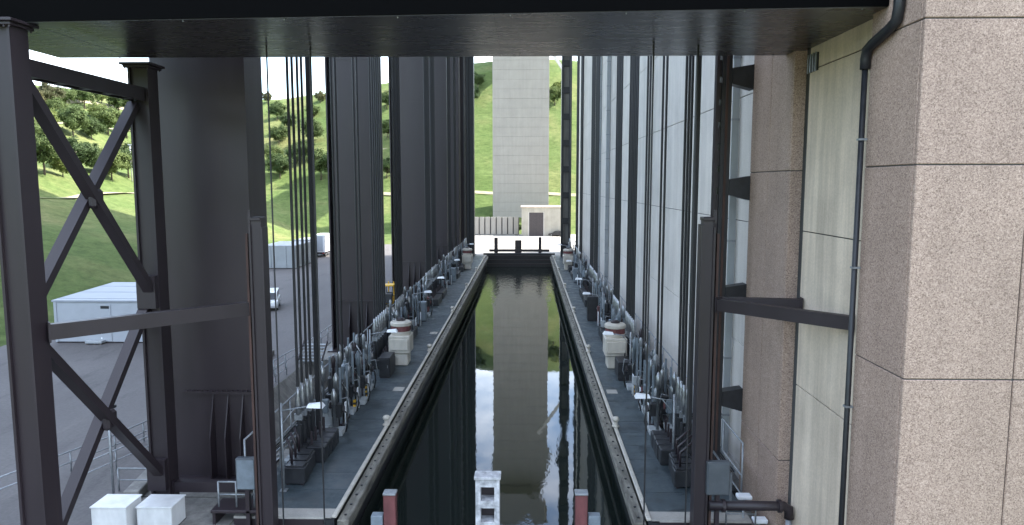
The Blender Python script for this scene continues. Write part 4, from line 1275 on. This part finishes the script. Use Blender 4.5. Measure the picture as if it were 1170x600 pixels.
# ------------------------------------------------------------ trees and shrubs
def crown_mesh(seed, mat, nl=8500, wide=1.0, low=0.16, leaf=0.058):
    """unit tree: height 1; many small leaf faces gathered in clumps through the crown"""
    rn = random.Random(seed)
    v, f = [], []
    clumps = []
    for _ in range(90):
        while True:
            p = Vector((rn.uniform(-1,1), rn.uniform(-1,1), rn.uniform(-1,1)))
            if 0.25 < p.length < 1: break
        p.normalize()
        p *= rn.uniform(0.3, 1.0)**0.6 * (0.9 + 0.16*math.sin(3*math.atan2(p.y, p.x) + seed))
        clumps.append((Vector((p.x*0.40*wide, p.y*0.40*wide, 0.57 + p.z*0.36)), rn.uniform(0.06, 0.12)))
    for k in range(nl):
        c, r = rn.choice(clumps)
        q = c + Vector((rn.gauss(0, .5), rn.gauss(0, .5), rn.gauss(0, .42))) * r
        if q.z < low: continue
        a = Vector((rn.gauss(0,1), rn.gauss(0,1), rn.gauss(0,1))).normalized()
        n_ = ((q - Vector((0,0,.5))).normalized() + a*0.9).normalized()
        s = n_.cross(a).normalized()
        t = n_.cross(s)
        e = leaf * rn.uniform(0.55, 1.0)
        o = len(v)
        v += [q - s*e*.5, q + t*e*.35, q + s*e*.5, q - t*e*.35]
        f.append((o, o+1, o+2, o+3))
    return MB().add(v, f)
def trunk_mesh(seed):
    rn = random.Random(seed)
    m_ = MB()
    m_.tube([(0,0,-0.05), (0.005,0,0.15), (rn.uniform(-.02,.02), rn.uniform(-.02,.02), 0.45), (0,0,0.8)], [0.026, 0.02, 0.014, 0.004], 7)
    for k in range(7):
        a = rn.uniform(0, 6.28)
        z = rn.uniform(0.2, 0.5)
        r = rn.uniform(.15, .3)
        m_.tube([(0,0,z), (r*.5*math.cos(a), r*.5*math.sin(a), z+.1), (r*math.cos(a), r*math.sin(a), z+.26)], [0.012, .008, .003], 5)
    return m_
variants = []
for sd_, mt_, wd_ in ((1, 'leaf_green', 1.15), (2, 'leaf_green', 1.35), (3, 'leaf_olive', 1.2), (4, 'leaf_light', 1.25), (5, 'leaf_green', 1.25)):
    mb = crown_mesh(sd_, mt_, wide=wd_)
    me = bpy.data.meshes.new('crown'); me.from_pydata(mb.v, [], mb.f); me.materials.append(MATS[mt_]); me.update()
    variants.append((me, trunk_mesh(sd_).mesh('trunk', 'bark', True)))
def hill_hit(px, py):
    d = ray(px, py)
    t = 60.0
    while t < 900:
        p = Vector((0,0,CAMZ)) + d*t
        if p.z <= hill(p.x, p.y): return p
        t += 0.5
    return None
def tree(px, py, dia, var, label, grp='trees on the terraced hillside', yfix=None):
    p = hill_hit(px, py)
    if p is None: return None
    dist = p.y
    w_ = dia * dist / F
    h = w_ / (0.80 * (1.15, 1.35, 1.2, 1.25, 1.25)[var]) * 1.12
    o = thing('hillside_tree', label, 'tree', (p.x, p.y, hill(p.x, p.y) - 0.1), grp, rz=random.uniform(0, 6.28))
    cme, tme = variants[var]
    inst('crown', cme, o, scale=(h, h, h))
    inst('trunk', tme, o, scale=(h, h, h))
    return o
LT = [(51,200,46,0,'large dark tree at the left end of the lowest row behind the braces'), (93,197,38,4,'round tree left of the upper cross in the lowest row'),
 (128,206,36,3,'pale tree right of the upper cross in the lowest row'), (147,203,34,0,'dark tree close to the second frame column in the lowest row'),
 (84,157,38,1,'broad tree in the middle row between the upper braces'), (124,154,31,3,'light green tree in the middle row near the right brace'),
 (52,150,26,3,'light tree in the middle row close to the left brace'), (97,125,29,0,'dark round tree in the top row under the top strut'),
 (136,129,25,4,'umbrella-shaped tree in the top row near the right brace'), (57,125,28,2,'olive tree in the top row near the left column'),
 (76,122,20,3,'small light tree in the top row beside the olive one'), (116,119,18,3,'small light tree in the top row between two dark ones'),
 (36,128,24,2,'olive tree in the top row half behind the left column'), (36,165,28,4,'tree in the middle row half behind the left column'),
 (317,138,19,0,'small round tree on the hill right of the nearest column'), (343,110,14,0,'tree on the skyline behind the nearest left cables'),
 (358,136,17,1,'round tree in the upper row left of the second column'), (319,166,22,4,'tree in the middle row right of the nearest column'),
 (358,164,24,0,'tree in the middle row left of the second column'), (320,206,30,1,'broad tree in the lowest row right of the nearest column'),
 (367,205,30,0,'dark tree in the lowest row left of the second column'), (442,124,17,0,'upper tree in the slit between second and third columns'),
 (443,158,18,0,'middle tree in the slit between second and third columns'), (442,204,24,1,'lowest tree in the slit between second and third columns'),
 (546,101,17,4,'upper tree left of the bridge pier'), (541,118,17,0,'lower dark tree left of the bridge pier'),
 (634,120,20,3,'light green tree right of the bridge pier'), (640,112,18,3,'light green tree behind the white frame leg'),
 (72,203,26,3,'small light tree between the two largest of the lowest row'), (110,199,26,0,'dark tree just right of the upper cross in the lowest row'),
 (105,160,24,4,'tree between the two middle-row trees under the upper braces'), (66,140,24,0,'dark tree above the broad middle-row tree'), (112,140,22,3,'light tree above the right middle-row tree'),
 (145,158,24,0,'dark tree in the middle row at the second frame column'), (152,128,20,3,'light tree in the top row at the second frame column'),
 (312,188,22,3,'light tree in the lowest row touching the nearest column'), (350,184,22,4,'tree between the left cables in the lowest row'), (366,118,12,2,'small olive tree on the skyline left of the second column'),
 (305,118,12,2,'small olive tree on the skyline right of the nearest column'), (330,150,18,0,'tree behind the nearest left cables in the middle row'), (338,189,22,4,'tree behind the nearest left cables in the lowest row')]
for t_ in LT: tree(*t_)
# shrubs by the pier foot
def shrub(px, py, dia, label):
    p = hill_hit(px, py)
    s = dia * p.y / F
    o = thing('shrub', label, 'shrub', (p.x, p.y, hill(p.x, p.y) - 0.15*s), 'shrubs by the pier', rz=random.uniform(0, 6))
    inst('foliage', variants[0][0], o, (0, 0, -0.25*s), scale=(s, s, s))
    MB().tube([(0,0,0), (0,0,0.5*s)], 0.05, 5).build('stem', 'bark', o)
shrub(567, 241, 9, 'round shrub at the left foot of the bridge pier')
shrub(594, 262, 9, 'dark shrub between the slotted wall and the plant building')
# pale light pole on the hill
p = hill_hit(151, 208)
o = thing('hill_pole', 'thin white pole on the hillside by the second frame column', 'pole', p)
h = at(151, 166, Y=p.y).z - p.z
MB().tube([(0,0,-0.2), (0,0,h)], 0.14, 8).build('shaft', 'white_paint', o, True)
MB().bbox(-0.5, 0.5, -0.2, 0.2, h, h+0.2, 0.03).build('head', 'white_paint', o)

# ------------------------------------------------------------ walkway clutter: valve stands, cable trays, junction boxes
def valve_stand(x, y, side, label, var):
    rn = random.Random(var)
    o = thing('valve_stand', label, 'machine', (x, y, -0.02), 'valve stands')
    MB().bbox(-0.35, 0.35, -0.45, 0.45, 0, 0.3, 0.03).build('base', 'container_grey', o)
    for k in range(2):
        h = rn.uniform(2.6, 3.7)
        yy_ = -0.25 + k*0.5
        MB().lathe([(0.09, 0.301), (0.09, h-0.9), (0.15, h-0.88), (0.16, h-0.25), (0.07, h-0.1), (0.05, h)], -side*0.1, yy_, 10).build('column', rn.choice(['silver', 'galvanised', 'blue_grey']), o, True)
    MB().bbox(-0.28, 0.28, -0.2, 0.2, 1.0, 1.75, 0.04).build('tank', rn.choice(['black_paint', 'black_paint', 'blue_grey']), o)
    MB().tube([(side*0.29, 0, 1.3), (side*0.5, 0, 1.25), (side*0.55, 0.1, 0.6), (side*0.4, 0.2, 0.05)], 0.045, 6).build('hose', 'rubber', o, True)
    MB().tube([(side*0.1, 0.3, 1.9), (side*0.5, 0.35, 2.0), (side*0.6, 0.4, 1.2), (side*0.3, 0.44, 0.3)], 0.03, 6).build('hose', 'galvanised', o, True)
    MB().tube([(side*0.42, -0.25, 1.5), (side*0.46, -0.25, 1.5)], 0.2, 12).build('handwheel', rn.choice(['dark_red', 'steel']), o)
vy = [39.4, 41.9, 45.1, 48.2, 58.4, 60.4, 66.4, 76, 79.6, 91.2, 95.2, 103]
for k, y in enumerate(vy):
    valve_stand(-11.5, y, 1, f'{ORD[k]} valve stand with upright cylinders from the camera on the left walkway', 100+k)
    valve_stand(8.2, y+0.3, -1, f'{ORD[k]} valve stand with upright cylinders from the camera on the right walkway', 140+k)
for k, y in enumerate((38.7, 42.4, 44.4, 47.4, 57.6, 63.5, 74.8, 90.0)):
    valve_stand(-10.55 - 0.25*(k % 2), y, 1, f'{ORD[k]} front-row valve stand from the camera on the left walkway', 200+k)
    valve_stand(7.2 + 0.25*(k % 3), y+0.5, -1, f'{ORD[k]} front-row valve stand from the camera on the right walkway', 240+k)
for side, X, word in ((1, -10.75, 'left'), (-1, 7.3, 'right')):
    for k in range(3):
        o = thing('ballast_box', f'{ORD[k]} black ballast box from the camera before the nearest cable anchors on the {word}', 'box', (X + 0.08*k*side*-1, 32.1 + k*0.78, -0.02), 'ballast boxes')
        MB().bbox(-0.5, 0.5, -0.34, 0.34, 0.06, 0.85, 0.04).build('housing', 'black_paint', o)
        MB().bbox(-0.42, 0.42, -0.3, 0.3, 0.851, 0.93, 0.02).build('lid', 'black_paint', o)
        MB().tube([(-0.2, 0, 0.93), (-0.2, 0, 1.6), (-side*0.45, 0.1, 2.1)], 0.06, 6).build('pipe', 'steel', o, True)
        for sx in (-0.35, 0.35): MB().box(sx-0.06, sx+0.06, -0.3, 0.3, 0, 0.059).build('skid', 'steel', o)
for X, word in ((XOL+0.32, 'left'), (XOR-0.32, 'right')):
    o = thing('cable_tray', f'galvanised cable tray running behind the machinery on the {word} walkway', 'tray', (X, Y0+2, -0.02))
    for s in (-1, 1): MB().box(s*0.17-0.015, s*0.17+0.015, 0, Y1-Y0-5, 1.25, 1.37).build('side_rail', 'galvanised', o)
    for k in range(3): MB().tube([(-0.1+k*0.1, 0, 1.33), (-0.1+k*0.1, Y1-Y0-5, 1.33)], 0.03, 6).build('cable', 'rubber', o, True)
    ps = MB().box(-0.04, 0.04, -0.04, 0.04, 0, 1.249).mesh('support', 'galvanised')
    rg = MB().box(-0.154, 0.154, -0.03, 0.03, 1.26, 1.29).mesh('rung', 'galvanised')
    for k in range(36):
        inst('support', ps, o, (0, k*2.9, 0)); inst('rung', rg, o, (0, k*2.9+0.5, 0))
for k, (x, y, w_) in enumerate(((-10.55, 45.3, 'left of the basin by the third pump unit'), (-10.5, 64.6, 'left of the basin beyond the near pedestal'), (7.1, 45.6, 'right of the basin by the third pump unit'), (7.0, 64.6, 'right of the basin beyond the near pedestal'))):
    o = thing('junction_box', f'small grey junction box on a post, {w_}', 'box', (x, y, -0.02))
    MB().box(-0.05, 0.05, -0.05, 0.05, 0, 0.95).build('post', 'galvanised', o)
    MB().bbox(-0.22, 0.22, -0.14, 0.14, 0.951, 1.5, 0.02).build('housing', 'container_grey', o)

# ------------------------------------------------------------ pale terrace paths on the hillside
for k, (dd, ya_, yb_, wpath) in enumerate(((37, 70, 215, 2.0), (58, 80, 240, 2.4), (82, 90, 270, 2.4), (104, 90, 290, 2.4))):
    v, f = [], []
    n = 0
    y = ya_
    while y <= yb_:
        for q in range(4):
            x = -50 + 5*math.sin(y*0.021) - dd - wpath*q/3 + 0.5*math.sin(y*0.3+k)
            v.append((x, y, hill(x, y) + 0.22))
        n += 1
        y += 2.0
    for i in range(n-1):
        for q in range(3):
            f.append((i*4+q, i*4+q+1, (i+1)*4+q+1, (i+1)*4+q))
    tag(MB().add(v, f).build('path', 'dirt_path', smooth=True), kind='structure')
for k, (dd, wpath) in enumerate(((34, 2.2), (70, 2.4))):
    v, f = [], []
    n = 0
    for i in range(60):
        x = -60 + i*2.2
        s_ = (1 + 0.45*math.exp(-(x/80)**2))
        for q in range(4):
            y = 204 + (dd + wpath*q/3)/s_
            v.append((x, y, hill(x, y) + 0.22))
        n += 1
    for i in range(n-1):
        for q in range(3):
            f.append((i*4+q, i*4+q+1, (i+1)*4+q+1, (i+1)*4+q))
    tag(MB().add(v, f).build('path', 'dirt_path', smooth=True), kind='structure')
